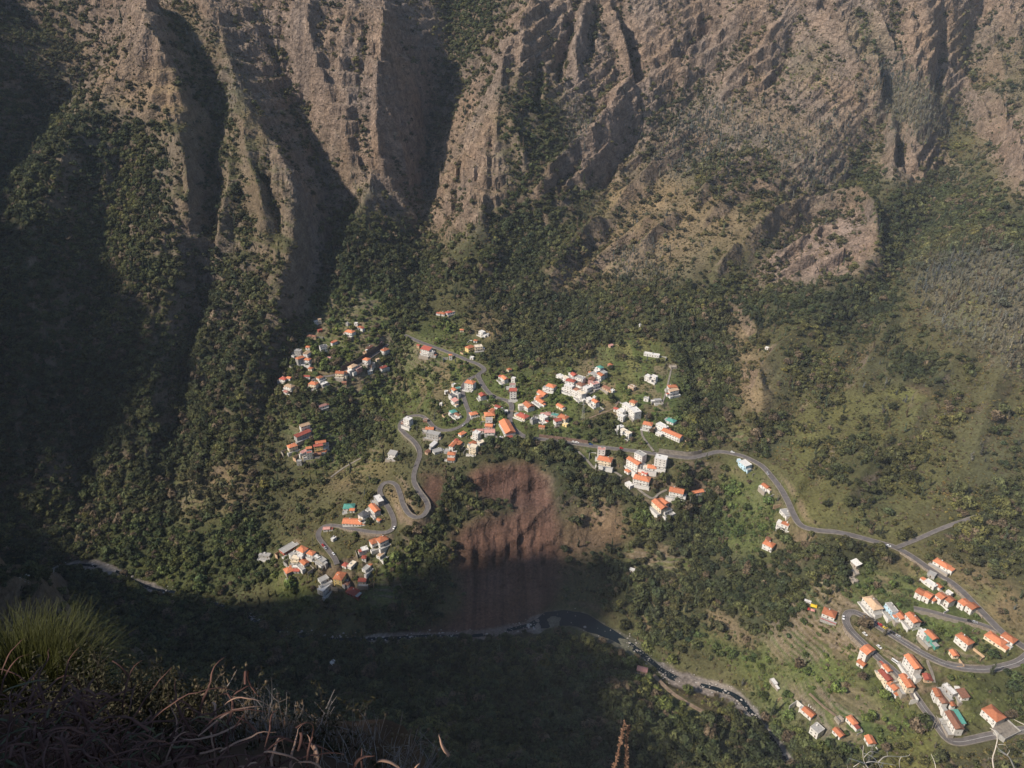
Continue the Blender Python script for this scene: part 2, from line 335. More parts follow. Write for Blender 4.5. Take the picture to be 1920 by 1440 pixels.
def press(lines_):
    global H2
    D = np.zeros_like(H2)
    for pts, amp, half in lines_:
        q = dense(pts, 8.0); W = hits(q[:, 0], q[:, 1])
        n = len(W); taper = np.minimum(1, np.minimum(np.arange(n) + 1, n - np.arange(n)) / max(3, n * .25))
        best = np.zeros_like(H2)
        for i in range(n - 1):
            a, b = W[i], W[i + 1]
            if np.hypot(*(b - a)[:2]) > 160: continue
            r = half + 3
            ix0 = max(int((min(a[0], b[0]) - r - X0) / g2), 0); ix1 = min(int((max(a[0], b[0]) + r - X0) / g2) + 2, n2x)
            iy0 = max(int((min(a[1], b[1]) - r - Y0) / g2), 0); iy1 = min(int((max(a[1], b[1]) + r - Y0) / g2) + 2, n2y)
            if ix1 <= ix0 or iy1 <= iy0: continue
            xx = X0 + np.arange(ix0, ix1)[None] * g2; yy = Y0 + np.arange(iy0, iy1)[:, None] * g2
            dx, dy = b[0] - a[0], b[1] - a[1]; LL = dx * dx + dy * dy + 1e-6
            t = np.clip(((xx - a[0]) * dx + (yy - a[1]) * dy) / LL, 0, 1)
            hf = half * (.75 + .5 * perlin(xx * .03 + amp, yy * .03))
            d = np.hypot(xx - a[0] - t * dx, yy - a[1] - t * dy) / np.maximum(hf, 2)
            w = np.clip(1 - d, 0, 1) * taper[i]
            s_ = best[iy0:iy1, ix0:ix1]; np.maximum(s_, w, out=s_)
        D += amp * best
    H2 = H2 + D
CRAGS = [(p, a * (1.3 if p[0][0] > 1000 and p[0][1] < 560 else 1.0), h) for p, a, h in CRAGS]
press(CRAGS)
ROADS = [  # picture line, width, what it is
 ('road', 6.2, [(758, 628), (785, 640), (812, 650), (850, 664), (878, 676), (898, 684), (908, 694), (897, 703), (903, 718), (916, 736), (932, 746), (950, 751), (959, 760), (957, 775), (956, 790), (964, 804), (985, 819), (1020, 824), (1060, 829), (1110, 836),
   (1150, 841), (1200, 847), (1260, 855), (1296, 858), (1325, 852), (1350, 847), (1385, 853), (1410, 863), (1430, 875), (1446, 893), (1463, 915), (1477, 940), (1488, 965), (1502, 985), (1530, 994), (1570, 998), (1610, 1007), (1650, 1018),
   (1680, 1027), (1712, 1045), (1745, 1068), (1775, 1086), (1803, 1108), (1840, 1146), (1880, 1186), (1912, 1208), (1940, 1226)], 'grey asphalt valley road running through the village and down to the right'),
 ('road', 6.4, [(1935, 1222), (1912, 1240), (1885, 1249), (1850, 1255), (1810, 1253), (1770, 1244), (1730, 1225), (1690, 1201), (1650, 1176), (1622, 1157), (1602, 1148), (1589, 1151), (1586, 1164), (1595, 1182), (1620, 1207), (1650, 1236), (1685, 1266),
   (1710, 1296), (1731, 1326), (1755, 1357), (1776, 1384), (1800, 1391), (1850, 1381), (1900, 1371), (1950, 1366)], 'grey asphalt hairpin road below the terraced houses on the right'),
 ('road', 5.2, [(897, 703), (880, 711), (869, 722), (868, 738), (873, 757), (879, 773), (878, 787), (865, 799), (846, 806), (826, 806), (812, 799), (803, 789), (790, 780), (772, 780), (756, 788), (750, 800), (760, 813), (775, 826), (785, 840), (787, 854),
   (781, 872), (776, 890), (777, 906), (786, 922), (798, 938), (802, 952), (794, 966), (780, 970), (766, 963), (756, 946), (750, 926), (743, 910), (731, 904), (718, 908), (712, 920), (718, 936), (730, 955), (738, 974), (737, 990), (724, 998), (700, 998),
   (662, 992), (632, 986), (612, 986), (600, 994), (597, 1006), (606, 1020), (616, 1032), (627, 1046), (632, 1058)], 'narrow winding road with two hairpins down to the lower hamlet'),
 ('lane', 4.0, [(1680, 1027), (1720, 1011), (1768, 990), (1814, 974), (1840, 966)], 'side lane climbing right from the fork on the brown slope'),
 ('lane', 4.2, [(1713, 1140), (1742, 1146), (1790, 1159), (1836, 1170), (1872, 1183)], 'paved access lane in front of the red roofed terrace'),
 ('lane', 4.2, [(728, 645), (704, 664), (672, 684), (642, 698), (622, 704), (602, 707), (584, 713)], 'dark lane through the upper left hamlet'),
 ('lane', 3.4, [(921, 768), (921, 786), (925, 806), (932, 820), (962, 817)], 'narrow lane round the long orange roofed hall'),
 ('lane', 2.6, [(1084, 846), (1100, 862), (1118, 879), (1150, 884), (1166, 893)], 'pale footpath below the road to the cream house'),
 ('lane', 2.8, [(1188, 893), (1190, 908), (1206, 924), (1224, 934), (1236, 925), (1250, 918)], 'pale concrete lane among the houses on the lower spur'),
 ('lane', 2.4, [(1203, 800), (1204, 815), (1212, 828), (1226, 846)], 'pale stepped path from the white house down to the road'),
 ('lane', 2.2, [(1259, 690), (1254, 712), (1248, 738), (1240, 760)], 'thin pale path along the wood edge'),
 ('lane', 2.2, [(1100, 786), (1120, 778), (1150, 766), (1160, 752)], 'dirt path over the dry field in the middle of the village'),
 ('lane', 2.2, [(1737, 1229), (1741, 1245), (1748, 1262), (1752, 1280)], 'steep pale stair lane between the two arms of the hairpin'),
 ('lane', 2.0, [(1518, 1300), (1545, 1325), (1568, 1342)], 'thin dirt path across the green slope'),
 ('lane', 2.2, [(620, 895), (640, 880), (660, 868), (690, 852)], 'thin pale path on the terraces above the double hairpin'),
 ('lane', 3.6, [(1225, 1265), (1262, 1300), (1310, 1330), (1345, 1345)], 'brown dirt track on the near bank of the stream'),
]
ROAD3 = [(k, w * .88, drape(p, 9 if k == 'road' else 6), lab) for k, w, p, lab in ROADS]
RIVER3 = drape([(a, b) for a, b, c in RIVER], 6)
cellx = X0 + np.arange(n2x) * g2; celly = Y0 + np.arange(n2y) * g2
NEAR_ROAD = np.full((n2y, n2x), 99.0)      # metres to the nearest carriageway edge
def carve(line, half, shoulder, blend, drop, A, keep=None):
    for i in range(len(line) - 1):
        p, q = line[i], line[i + 1]
        rad = half + shoulder + blend + 2
        ix0 = max(int((min(p[0], q[0]) - rad - X0) / g2), 0); ix1 = min(int((max(p[0], q[0]) + rad - X0) / g2) + 2, n2x)
        iy0 = max(int((min(p[1], q[1]) - rad - Y0) / g2), 0); iy1 = min(int((max(p[1], q[1]) + rad - Y0) / g2) + 2, n2y)
        xx = cellx[ix0:ix1][None]; yy = celly[iy0:iy1][:, None]
        dx, dy = q[0] - p[0], q[1] - p[1]; L = dx * dx + dy * dy + 1e-6
        t = np.clip(((xx - p[0]) * dx + (yy - p[1]) * dy) / L, 0, 1)
        d = np.hypot(xx - p[0] - t * dx, yy - p[1] - t * dy) - half
        sub = A['d'][iy0:iy1, ix0:ix1]
        better = d < sub
        sub[better] = d[better]
        A['z'][iy0:iy1, ix0:ix1][better] = (p[2] + t * (q[2] - p[2]) - drop)[better]
A = {'d': np.full((n2y, n2x), 999.0), 'z': np.zeros((n2y, n2x))}
for k, w, L3, lab in ROAD3:
    carve(L3, w / 2, 1.5, 7, 0.35, A)
NEAR_ROAD = A['d'].copy()
wgt = np.where(H2 > A['z'], 1 - sstep(1.8, 8.0, A['d']), 1 - sstep(.7, 4.0, A['d']))
H2 = H2 * (1 - wgt) + A['z'] * wgt
WALLS = [
 (1, (1590, 1172), (1640, 1226), -1, 5.0, 'pale stone wall under the lower hairpin arm, upper stretch', 'stone', 0.75),
 (1, (1650, 1236), (1722, 1312), -1, 4.5, 'pale stone wall under the lower hairpin arm beside the orange sheds', 'stone', 0.75),
 (1, (1612, 1152), (1722, 1221), -1, 4.5, 'long pale stone wall under the upper hairpin arm', 'stone', 0.75),
 (1, (1775, 1246), (1850, 1255), -1, 3.0, 'low stone wall on the outside of the big bend', 'stone', 0.75),
 (0, (1690, 1032), (1745, 1068), -1, 3.0, 'stone wall below the road just past the fork', 'stone', 0.75),
 (0, (1775, 1086), (1850, 1156), -1, 4.0, 'stone wall between the upper road and the red roofed terrace', 'stone', 0.75),
 (4, (1713, 1140), (1795, 1160), -1, 5.5, 'high grey concrete wall under the lane of the red roofed terrace', 'conc', 0.75),
 (4, (1810, 1163), (1870, 1182), -1, 4.0, 'grey stone wall at the right end of the terrace lane', 'stone', 0.75),
 (0, (1235, 851), (1318, 856), 1, 0.5, 'tall grey concrete wall above the road by the wood edge', 'conc', 5.0),
 (2, (781, 905), (803, 955), 1, 3.0, 'pale parapet wall along the outer double hairpin', 'conc', 0.75),
 (2, (757, 944), (778, 970), -1, 7.0, 'high stone wall under the middle arm of the double hairpin', 'stone', 0.75),
 (2, (752, 803), (786, 846), -1, 3.0, 'pale stone parapet on the road below the rock house', 'conc', 0.75),
 (2, (640, 988), (720, 998), 1, 3.5, 'brown stone wall under the straight road of the lower hamlet', 'stone', 0.75),
 (5, (640, 698), (722, 650), -1, 0.5, 'dark rock wall above the lane of the upper hamlet', 'dark', 8.0),
 (0, (1010, 822), (1100, 836), 1, 0.5, 'brown earth bank wall above the main road', 'bank', 4.0),
 (0, (868, 722), (895, 704), -1, 2.5, 'pale parapet at the top of the loop road', 'conc', 0.75),
]
def undercut(ri, a, b, side, h):          # the ground falls away at the foot of a retaining wall
    L3 = ROAD3[ri][2]; w = ROAD3[ri][1]
    u, v = project(L3[:, 0], L3[:, 1], L3[:, 2])
    ia = int(np.argmin((u - a[0]) ** 2 + (v - a[1]) ** 2)); ib = int(np.argmin((u - b[0]) ** 2 + (v - b[1]) ** 2))
    if ia > ib: ia, ib = ib, ia
    L = L3[ia:ib + 1]; n = len(L); D = np.zeros_like(H2); tt = np.sin(np.linspace(.1, math.pi - .1, n)) ** .5
    for i in range(n - 1):
        p, q = L[i], L[i + 1]; r = 24
        ix0 = max(int((min(p[0], q[0]) - r - X0) / g2), 0); ix1 = int((max(p[0], q[0]) + r - X0) / g2) + 2
        iy0 = max(int((min(p[1], q[1]) - r - Y0) / g2), 0); iy1 = int((max(p[1], q[1]) + r - Y0) / g2) + 2
        xx = X0 + np.arange(ix0, ix1)[None] * g2; yy = Y0 + np.arange(iy0, iy1)[:, None] * g2
        dx, dy = q[0] - p[0], q[1] - p[1]; LL = math.hypot(dx, dy) + 1e-6
        t = ((xx - p[0]) * dx + (yy - p[1]) * dy) / LL ** 2
        sg = side * ((xx - p[0]) * -dy + (yy - p[1]) * dx) / LL - w / 2
        d = np.where((t > -.3) & (t < 1.3), h * tt[i] * sstep(.2, 2.6, sg) * (1 - sstep(8, 22, sg)), 0)
        sub = D[iy0:iy1, ix0:ix1]; np.maximum(sub, d[:sub.shape[0], :sub.shape[1]], out=sub)
    return D
for ri, a, b, side, h, lab, mt, up in WALLS:
    if up < 1: H2 = H2 - undercut(ri, a, b, side, h * .95) * sstep(-.5, 1.5, NEAR_ROAD)
A = {'d': np.full((n2y, n2x), 999.0), 'z': np.zeros((n2y, n2x))}
carve(RIVER3, 4, 1, 12, 1.0, A)
_ru, _ = project(RIVER3[:, 0], RIVER3[:, 1], RIVER3[:, 2]); carve(RIVER3[(_ru > 1005) & (_ru < 1190)], 10, 1, 12, 1.0, A)
NEAR_RIVER = A['d'].copy()
wgt = 1 - sstep(0.5, 12.0, A['d'])
H2 = H2 * (1 - wgt) + A['z'] * wgt

# ------------------------------------------------------------------ land cover, surveyed as outlines
MW, MH = 480, 360                                   # cells of 4 picture points
_mx, _my = np.meshgrid((np.arange(MW) + 0.5) * 4, (np.arange(MH) + 0.5) * 4)
COVER = {k: np.zeros((MH, MW)) for k in 'FSERBYGDVT'}
COVER['S'][:] = 0.6
def inside(poly):
    m = np.zeros((MH, MW), bool)
    P = np.array(poly, float)
    for (xa, ya), (xb, yb) in zip(P, np.roll(P, -1, 0)):
        c = (ya > _my) != (yb > _my)
        m ^= c & (_mx < (xb - xa) * (_my - ya) / (yb - ya + 1e-9) + xa)
    return m
def paint(kind, w, poly, soft=3.0, clear=True):
    m = blur(inside(poly).astype(float), soft) * w
    if clear:
        for k in COVER:
            if k != 'T': COVER[k] *= 1 - m
    COVER[kind] += m
for args in [
 ('R', .75, [(0, 0), (1920, 0), (1920, 200), (1700, 160), (1560, 230), (1420, 180), (1300, 190), (1180, 250), (1060, 230), (960, 180), (860, 330), (800, 440), (700, 360), (560, 240), (400, 160), (0, 180)], 8),
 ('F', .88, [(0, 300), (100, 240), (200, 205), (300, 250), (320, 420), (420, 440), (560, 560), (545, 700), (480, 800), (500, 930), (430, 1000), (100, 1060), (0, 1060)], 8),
 ('F', .55, [(0, 0), (170, 0), (160, 120), (60, 250), (0, 330)], 6), ('B', .5, [(60, 90), (150, 60), (160, 150), (90, 160)], 4),
 ('S', .6, [(330, 200), (480, 300), (560, 380), (560, 520), (420, 520), (330, 380)], 6),
 ('R', .45, [(280, 420), (360, 380), (420, 520), (460, 640), (540, 500), (560, 600), (420, 640)], 6),
 ('B', .75, [(180, 170), (250, 20), (290, 15), (330, 130), (345, 200), (320, 225), (230, 205)], 3), ('R', .6, [(235, 60), (275, 15), (310, 70), (320, 130), (270, 120)], 3),
 ('S', .7, [(290, 20), (350, 20), (420, 60), (470, 190), (400, 230), (350, 190)], 4),
 ('R', .7, [(470, 180), (560, 270), (640, 360), (640, 520), (560, 620), (590, 480), (520, 300)], 5),
 ('F', .9, [(640, 400), (700, 420), (790, 440), (830, 520), (775, 620), (742, 700), (700, 840), (590, 880), (560, 800), (510, 720), (560, 620), (600, 530)], 4),
 ('F', .95, [(820, 0), (960, 0), (900, 110), (850, 130)], 4), ('F', .5, [(840, 130), (900, 110), (860, 210), (790, 280)], 4),
 ('B', .7, [(930, 160), (925, 280), (900, 340), (860, 400), (790, 420), (810, 330), (870, 210)], 4), ('R', .55, [(920, 180), (930, 290), (960, 330), (880, 430), (800, 440), (850, 320)], 4),
 ('S', .8, [(940, 130), (1060, 160), (1050, 300), (980, 350), (940, 260)], 4), ('F', .55, [(950, 140), (1050, 180), (1040, 300), (970, 330)], 4),
 ('F', .75, [(1000, 330), (1080, 250), (1100, 330), (1060, 400), (960, 480), (930, 430)], 5), ('R', .8, [(1050, 150), (1150, 170), (1180, 230), (1120, 300), (1070, 240)], 4),
 ('E', .8, [(1060, 180), (1110, 200), (1112, 260), (1070, 300)], 3), ('R', .75, [(1060, 290), (1150, 260), (1120, 330), (1010, 390), (1000, 360)], 4),
 ('F', .8, [(820, 520), (960, 420), (1100, 430), (1160, 510), (1340, 545), (1440, 575), (1330, 600), (1200, 600), (1100, 660), (960, 700), (900, 640), (960, 600)], 6),
 ('B', .8, [(1010, 540), (1080, 490), (1150, 430), (1240, 450), (1200, 520), (1060, 550)], 4), ('E', .6, [(1150, 480), (1240, 430), (1250, 520), (1160, 540)], 4),
 ('B', .6, [(1140, 330), (1290, 300), (1340, 420), (1300, 520), (1130, 450)], 6),
 ('F', .7, [(1230, 160), (1310, 180), (1290, 250), (1240, 260)], 4), ('E', .8, [(1200, 260), (1330, 180), (1420, 240), (1560, 270), (1550, 340), (1400, 310), (1300, 340), (1240, 310)], 5),
 ('F', .6, [(1280, 290), (1400, 260), (1480, 300), (1440, 360), (1300, 370)], 4),
 ('E', .95, [(1640, 125), (1700, 120), (1750, 180), (1760, 260), (1690, 270), (1640, 210)], 4), ('G', .35, [(1490, 90), (1560, 80), (1540, 160), (1480, 150)], 5), ('G', .4, [(1590, 30), (1660, 40), (1680, 110), (1600, 110)], 5),
 ('E', .5, [(1540, 210), (1600, 260), (1560, 360), (1480, 330)], 4), ('B', .6, [(1340, 330), (1480, 330), (1460, 430), (1320, 470)], 5),
 ('F', .55, [(1380, 320), (1440, 320), (1460, 400), (1390, 420)], 4),
 ('R', .42, [(1060, 150), (1500, 180), (1640, 170), (1650, 340), (1500, 400), (1300, 300), (1100, 340)], 6),
 ('R', .95, [(1400, 520), (1480, 440), (1560, 390), (1640, 380), (1650, 480), (1560, 530), (1440, 540)], 3),
 ('F', .7, [(1590, 300), (1650, 320), (1640, 390), (1580, 360)], 3), ('R', .7, [(1680, 260), (1760, 270), (1800, 330), (1700, 340), (1660, 310)], 3),
 ('R', .75, [(1760, 140), (1820, 200), (1860, 300), (1920, 380), (1920, 200), (1800, 110)], 4), ('S', .6, [(1780, 60), (1920, 40), (1920, 230), (1830, 180)], 5),
 ('F', .8, [(1640, 380), (1780, 340), (1860, 380), (1920, 400), (1920, 470), (1780, 500), (1660, 500)], 4),
 ('E', .6, [(1700, 490), (1840, 450), (1920, 480), (1920, 700), (1830, 640), (1760, 600)], 5),
 ('Y', .4, [(1790, 540), (1850, 550), (1860, 600), (1830, 630), (1790, 600)], 3),
 ('F', .7, [(1350, 540), (1500, 540), (1660, 520), (1680, 600), (1560, 640), (1460, 600), (1360, 580)], 4),
 ('B', .65, [(1320, 580), (1400, 600), (1430, 700), (1440, 800), (1400, 760), (1340, 640)], 4), ('F', .6, [(1480, 650), (1580, 680), (1560, 740), (1480, 720)], 4),
 ('Y', .9, [(1662, 735), (1690, 722), (1740, 730), (1730, 748), (1690, 756)], 1.5), ('D', .8, [(1675, 722), (1720, 717), (1760, 728), (1745, 738), (1700, 726)], 1.2),
 ('F', .85, [(1670, 670), (1750, 670), (1755, 716), (1690, 716)], 2), ('Y', .45, [(1480, 780), (1620, 740), (1720, 760), (1820, 880), (1660, 1000), (1480, 980)], 6), ('S', .45, [(1540, 800), (1800, 760), (1900, 900), (1700, 980), (1520, 960)], 6),
 ('F', .5, [(1560, 840), (1700, 830), (1740, 900), (1600, 960)], 5),
 ('F', 1.0, [(1222, 585), (1330, 560), (1385, 700), (1345, 835), (1275, 835), (1265, 680)], 3), ('F', .9, [(1400, 790), (1460, 770), (1480, 800), (1420, 860)], 2.5),
 ('T', 1, [(585, 560), (640, 545), (730, 560), (722, 640), (660, 690), (600, 700), (560, 680)], 2), ('G', .65, [(590, 545), (720, 548), (722, 650), (650, 700), (560, 720), (560, 660)], 4), ('B', .4, [(600, 570), (700, 570), (690, 600), (600, 600)], 3),
 ('G', .8, [(640, 700), (740, 690), (735, 760), (600, 780)], 3), ('F', .6, [(600, 740), (740, 700), (730, 800), (600, 800)], 4),
 ('G', .75, [(770, 620), (860, 600), (900, 650), (870, 720), (800, 760), (730, 830), (740, 740)], 4), ('B', .6, [(880, 600), (940, 580), (960, 610), (920, 640), (880, 630)], 3), ('Y', .5, [(780, 730), (860, 690), (860, 720), (790, 760)], 3),
 ('S', .5, [(740, 640), (800, 680), (800, 740), (740, 790)], 4),
 ('G', .9, [(870, 700), (980, 700), (1000, 790), (940, 830), (820, 800), (860, 740)], 3), ('G', .85, [(960, 700), (1130, 690), (1270, 700), (1280, 840), (1100, 830), (980, 810)], 4),
 ('Y', .6, [(1140, 650), (1195, 615), (1230, 640), (1260, 665), (1255, 730), (1180, 730), (1090, 690)], 3), ('B', .7, [(1070, 690), (1140, 665), (1150, 700), (1110, 700)], 2.5),
 ('G', 1.0, [(1020, 745), (1045, 732), (1095, 750), (1080, 762), (1030, 765)], 1.5), ('B', .6, [(1090, 760), (1170, 745), (1170, 790), (1100, 800)], 3), ('F', .8, [(1100, 785), (1170, 775), (1170, 830), (1090, 828)], 3),
 ('F', .9, [(880, 830), (980, 820), (1080, 845), (1070, 890), (960, 862), (880, 880)], 2.5),
 ('F', .95, [(1060, 845), (1160, 885), (1210, 950), (1330, 880), (1370, 900), (1340, 1030), (1290, 1210), (1180, 1190), (1100, 1000), (1040, 900)], 4),
 ('G', .9, [(1090, 845), (1118, 850), (1116, 870), (1100, 866)], 1.5), ('G', .8, [(1180, 950), (1240, 955), (1230, 985), (1190, 985)], 2), ('B', .7, [(1110, 940), (1180, 970), (1170, 1010), (1110, 1000)], 3),
 ('T', 1, [(1170, 1020), (1300, 1030), (1290, 1100), (1180, 1090)], 2), ('B', .7, [(1195, 1035), (1290, 1040), (1290, 1085), (1200, 1080)], 3), ('T', 1, [(1200, 1130), (1290, 1120), (1280, 1200), (1210, 1200)], 2), ('B', .5, [(1210, 1140), (1280, 1130), (1270, 1190)], 3),
 ('F', .9, [(780, 900), (890, 880), (860, 1000), (800, 1180), (690, 1170), (750, 1010)], 3), ('G', .6, [(690, 1040), (790, 1040), (760, 1130), (660, 1140), (640, 1080)], 4), ('T', 1, [(700, 1090), (770, 1090), (760, 1140), (700, 1140)], 2),
 ('D', .95, [(790, 895), (828, 885), (838, 920), (825, 960), (806, 965), (796, 930)], 1.5),
 ('D', 1, [(878, 893), (905, 872), (985, 864), (1018, 880), (1030, 925), (1040, 960), (960, 955), (900, 935), (880, 915)], 1.6),
 ('D', .95, [(850, 990), (920, 975), (975, 950), (1040, 955), (1050, 1000), (1060, 1060), (1030, 1130), (1000, 1175), (860, 1190), (820, 1180), (870, 1130), (850, 1060)], 2.5), ('F', .8, [(880, 935), (950, 935), (965, 960), (900, 972), (870, 975)], 1.5),
 ('D', .6, [(1060, 960), (1180, 960), (1180, 1020), (1080, 1060), (1050, 1110)], 4), ('B', .5, [(1080, 940), (1150, 930), (1170, 1000), (1090, 1010)], 3),
 ('D', .9, [(790, 1180), (870, 1165), (1010, 1160), (1010, 1180), (880, 1200), (770, 1205), (700, 1195)], 1.5),
 ('B', .55, [(740, 905), (800, 970), (760, 1000), (735, 940), (715, 920)], 2), ('B', .5, [(620, 880), (720, 840), (700, 900), (620, 920)], 3), ('T', 1, [(640, 850), (720, 830), (690, 880), (620, 900)], 2), ('G', .5, [(640, 850), (720, 830), (690, 900)], 3),
 ('G', .6, [(540, 780), (640, 780), (640, 870), (560, 880)], 3), ('S', .8, [(540, 1020), (640, 1000), (720, 1040), (700, 1110), (560, 1130)], 3), ('G', .7, [(500, 1070), (560, 1060), (600, 1140), (540, 1150)], 3),
 ('B', .6, [(340, 890), (460, 860), (480, 960), (380, 990), (300, 960)], 4), ('T', .8, [(290, 900), (380, 900), (380, 960), (290, 950)], 3),
 ('G', .6, [(200, 1000), (480, 960), (500, 1080), (330, 1120), (200, 1050)], 5), ('F', .6, [(200, 1000), (480, 960), (500, 1080), (330, 1100), (200, 1050)], 5),
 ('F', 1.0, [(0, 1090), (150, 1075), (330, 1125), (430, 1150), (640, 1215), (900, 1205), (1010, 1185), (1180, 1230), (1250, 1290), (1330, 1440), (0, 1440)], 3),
 ('Y', .5, [(120, 1120), (240, 1120), (240, 1150), (130, 1160)], 3),
 ('G', .5, [(1180, 1190), (1300, 1270), (1400, 1360), (1300, 1380), (1230, 1300), (1150, 1230)], 4), ('D', .55, [(1240, 1250), (1290, 1265), (1400, 1350), (1330, 1340), (1240, 1290)], 2.5),
 ('F', 1.0, [(1265, 1370), (1330, 1335), (1420, 1340), (1500, 1390), (1560, 1440), (1250, 1440)], 3),
 ('G', .8, [(1300, 1180), (1460, 1150), (1560, 1180), (1640, 1240), (1760, 1400), (1560, 1420), (1430, 1340), (1400, 1260)], 4), ('F', .9, [(1320, 1080), (1440, 1040), (1500, 1120), (1500, 1190), (1400, 1200), (1310, 1150)], 4), ('B', .85, [(1320, 1150), (1350, 1145), (1430, 1205), (1410, 1220), (1340, 1180)], 2),
 ('G', .75, [(1360, 870), (1420, 880), (1480, 960), (1480, 1040), (1400, 1040), (1340, 1000)], 4), ('F', .8, [(1440, 1000), (1560, 1010), (1660, 1045), (1640, 1110), (1540, 1090), (1450, 1090)], 4),
 ('G', .9, [(1600, 1080), (1720, 1060), (1900, 1200), (1880, 1230), (1750, 1215), (1640, 1150)], 3), ('T', 1, [(1620, 1080), (1710, 1070), (1720, 1110), (1640, 1130)], 2), ('B', .5, [(1660, 1050), (1730, 1060), (1730, 1090), (1660, 1090)], 3),
 ('T', 1, [(1500, 1160), (1580, 1160), (1640, 1210), (1600, 1240), (1500, 1230)], 2), ('B', .6, [(1560, 1170), (1600, 1180), (1620, 1210), (1560, 1215)], 2), ('T', 1, [(1610, 1170), (1740, 1235), (1720, 1290), (1650, 1230)], 2),
 ('T', 1, [(1800, 1080), (1870, 1090), (1880, 1130), (1830, 1120)], 2), ('B', .5, [(1760, 1040), (1900, 1080), (1920, 1200), (1850, 1150)], 4), ('F', .8, [(1780, 970), (1920, 900), (1920, 1100), (1860, 1060), (1790, 1050)], 4),
 ('Y', .7, [(1690, 1380), (1740, 1390), (1760, 1440), (1640, 1440)], 3), ('T', 1, [(1530, 1080), (1600, 1100), (1620, 1150), (1540, 1140)], 2), ('G', .6, [(1760, 1260), (1920, 1240), (1920, 1350), (1800, 1360)], 4), ('F', .6, [(1820, 1260), (1920, 1260), (1920, 1330), (1860, 1320)], 3),
 ('T', .9, [(590, 690), (740, 690), (735, 760), (620, 770)], 3), ('T', .9, [(770, 650), (860, 640), (880, 690), (860, 730), (790, 770), (750, 740)], 3), ('T', .9, [(1130, 640), (1200, 615), (1260, 665), (1265, 790), (1180, 800), (1090, 760), (1080, 700)], 3), ('T', .8, [(910, 715), (1000, 740), (960, 790)], 3), ('T', .8, [(540, 780), (640, 780), (650, 870), (560, 880)], 3), ('T', .9, [(1440, 1130), (1540, 1090), (1600, 1130), (1520, 1250), (1440, 1240)], 3), ('T', .9, [(1700, 1200), (1860, 1200), (1840, 1250), (1740, 1225)], 3), ('T', .9, [(1450, 1290), (1600, 1270), (1700, 1380), (1560, 1410)], 3),
 ('T', 1, [(1360, 795), (1400, 800), (1410, 830), (1370, 832)], 1.5), ('B', .6, [(1362, 800), (1400, 800), (1410, 830), (1372, 832)], 2),
]:
    paint(*args, clear=args[0] != 'T')
COVER = {k: blur(v, 1.2) for k, v in COVER.items()}
def cover_at(x, y, z, warp=20.0):
    u, v = project(x, y, z)
    wx = fbm(x * 0.03, y * 0.03, 3) * warp; wy = fbm(x * 0.03 + 40, y * 0.03 - 70, 3) * warp * 0.7
    iy = (v + wy) / 4 - 0.5; ix = (u + wx) / 4 - 0.5
    return {k: samp(m, iy, ix) for k, m in COVER.items()}

# terraces: the cultivated slopes are stepped
_yy, _xx = np.meshgrid(celly[vy0:], cellx, indexing='ij')
_cov = None
Hs = H2[vy0:]
_u, _v = project(_xx, _yy, Hs)
tmask = samp(COVER['T'], np.clip(_v / 4 - 0.5, 0, MH - 1.01), np.clip(_u / 4 - 0.5, 0, MW - 1.01)) * ((_u > 0) & (_u < 1920) & (_v > 400) & (_v < 1440))
tmask *= sstep(0.5, 3.0, NEAR_ROAD[vy0:])
def terraced(z, m, x, y):
    h = 2.5 + .9 * sstep(600, 760, y)
    q = z / h + 0.35 * fbm(x * 0.02, y * 0.02, 2)
    f = q - np.floor(q)
    return z + m * h * (sstep(0.62, 1.0, f) - f) * 0.95
TM = np.zeros((n2y, n2x)); TM[vy0:] = np.clip(tmask, 0, 1)
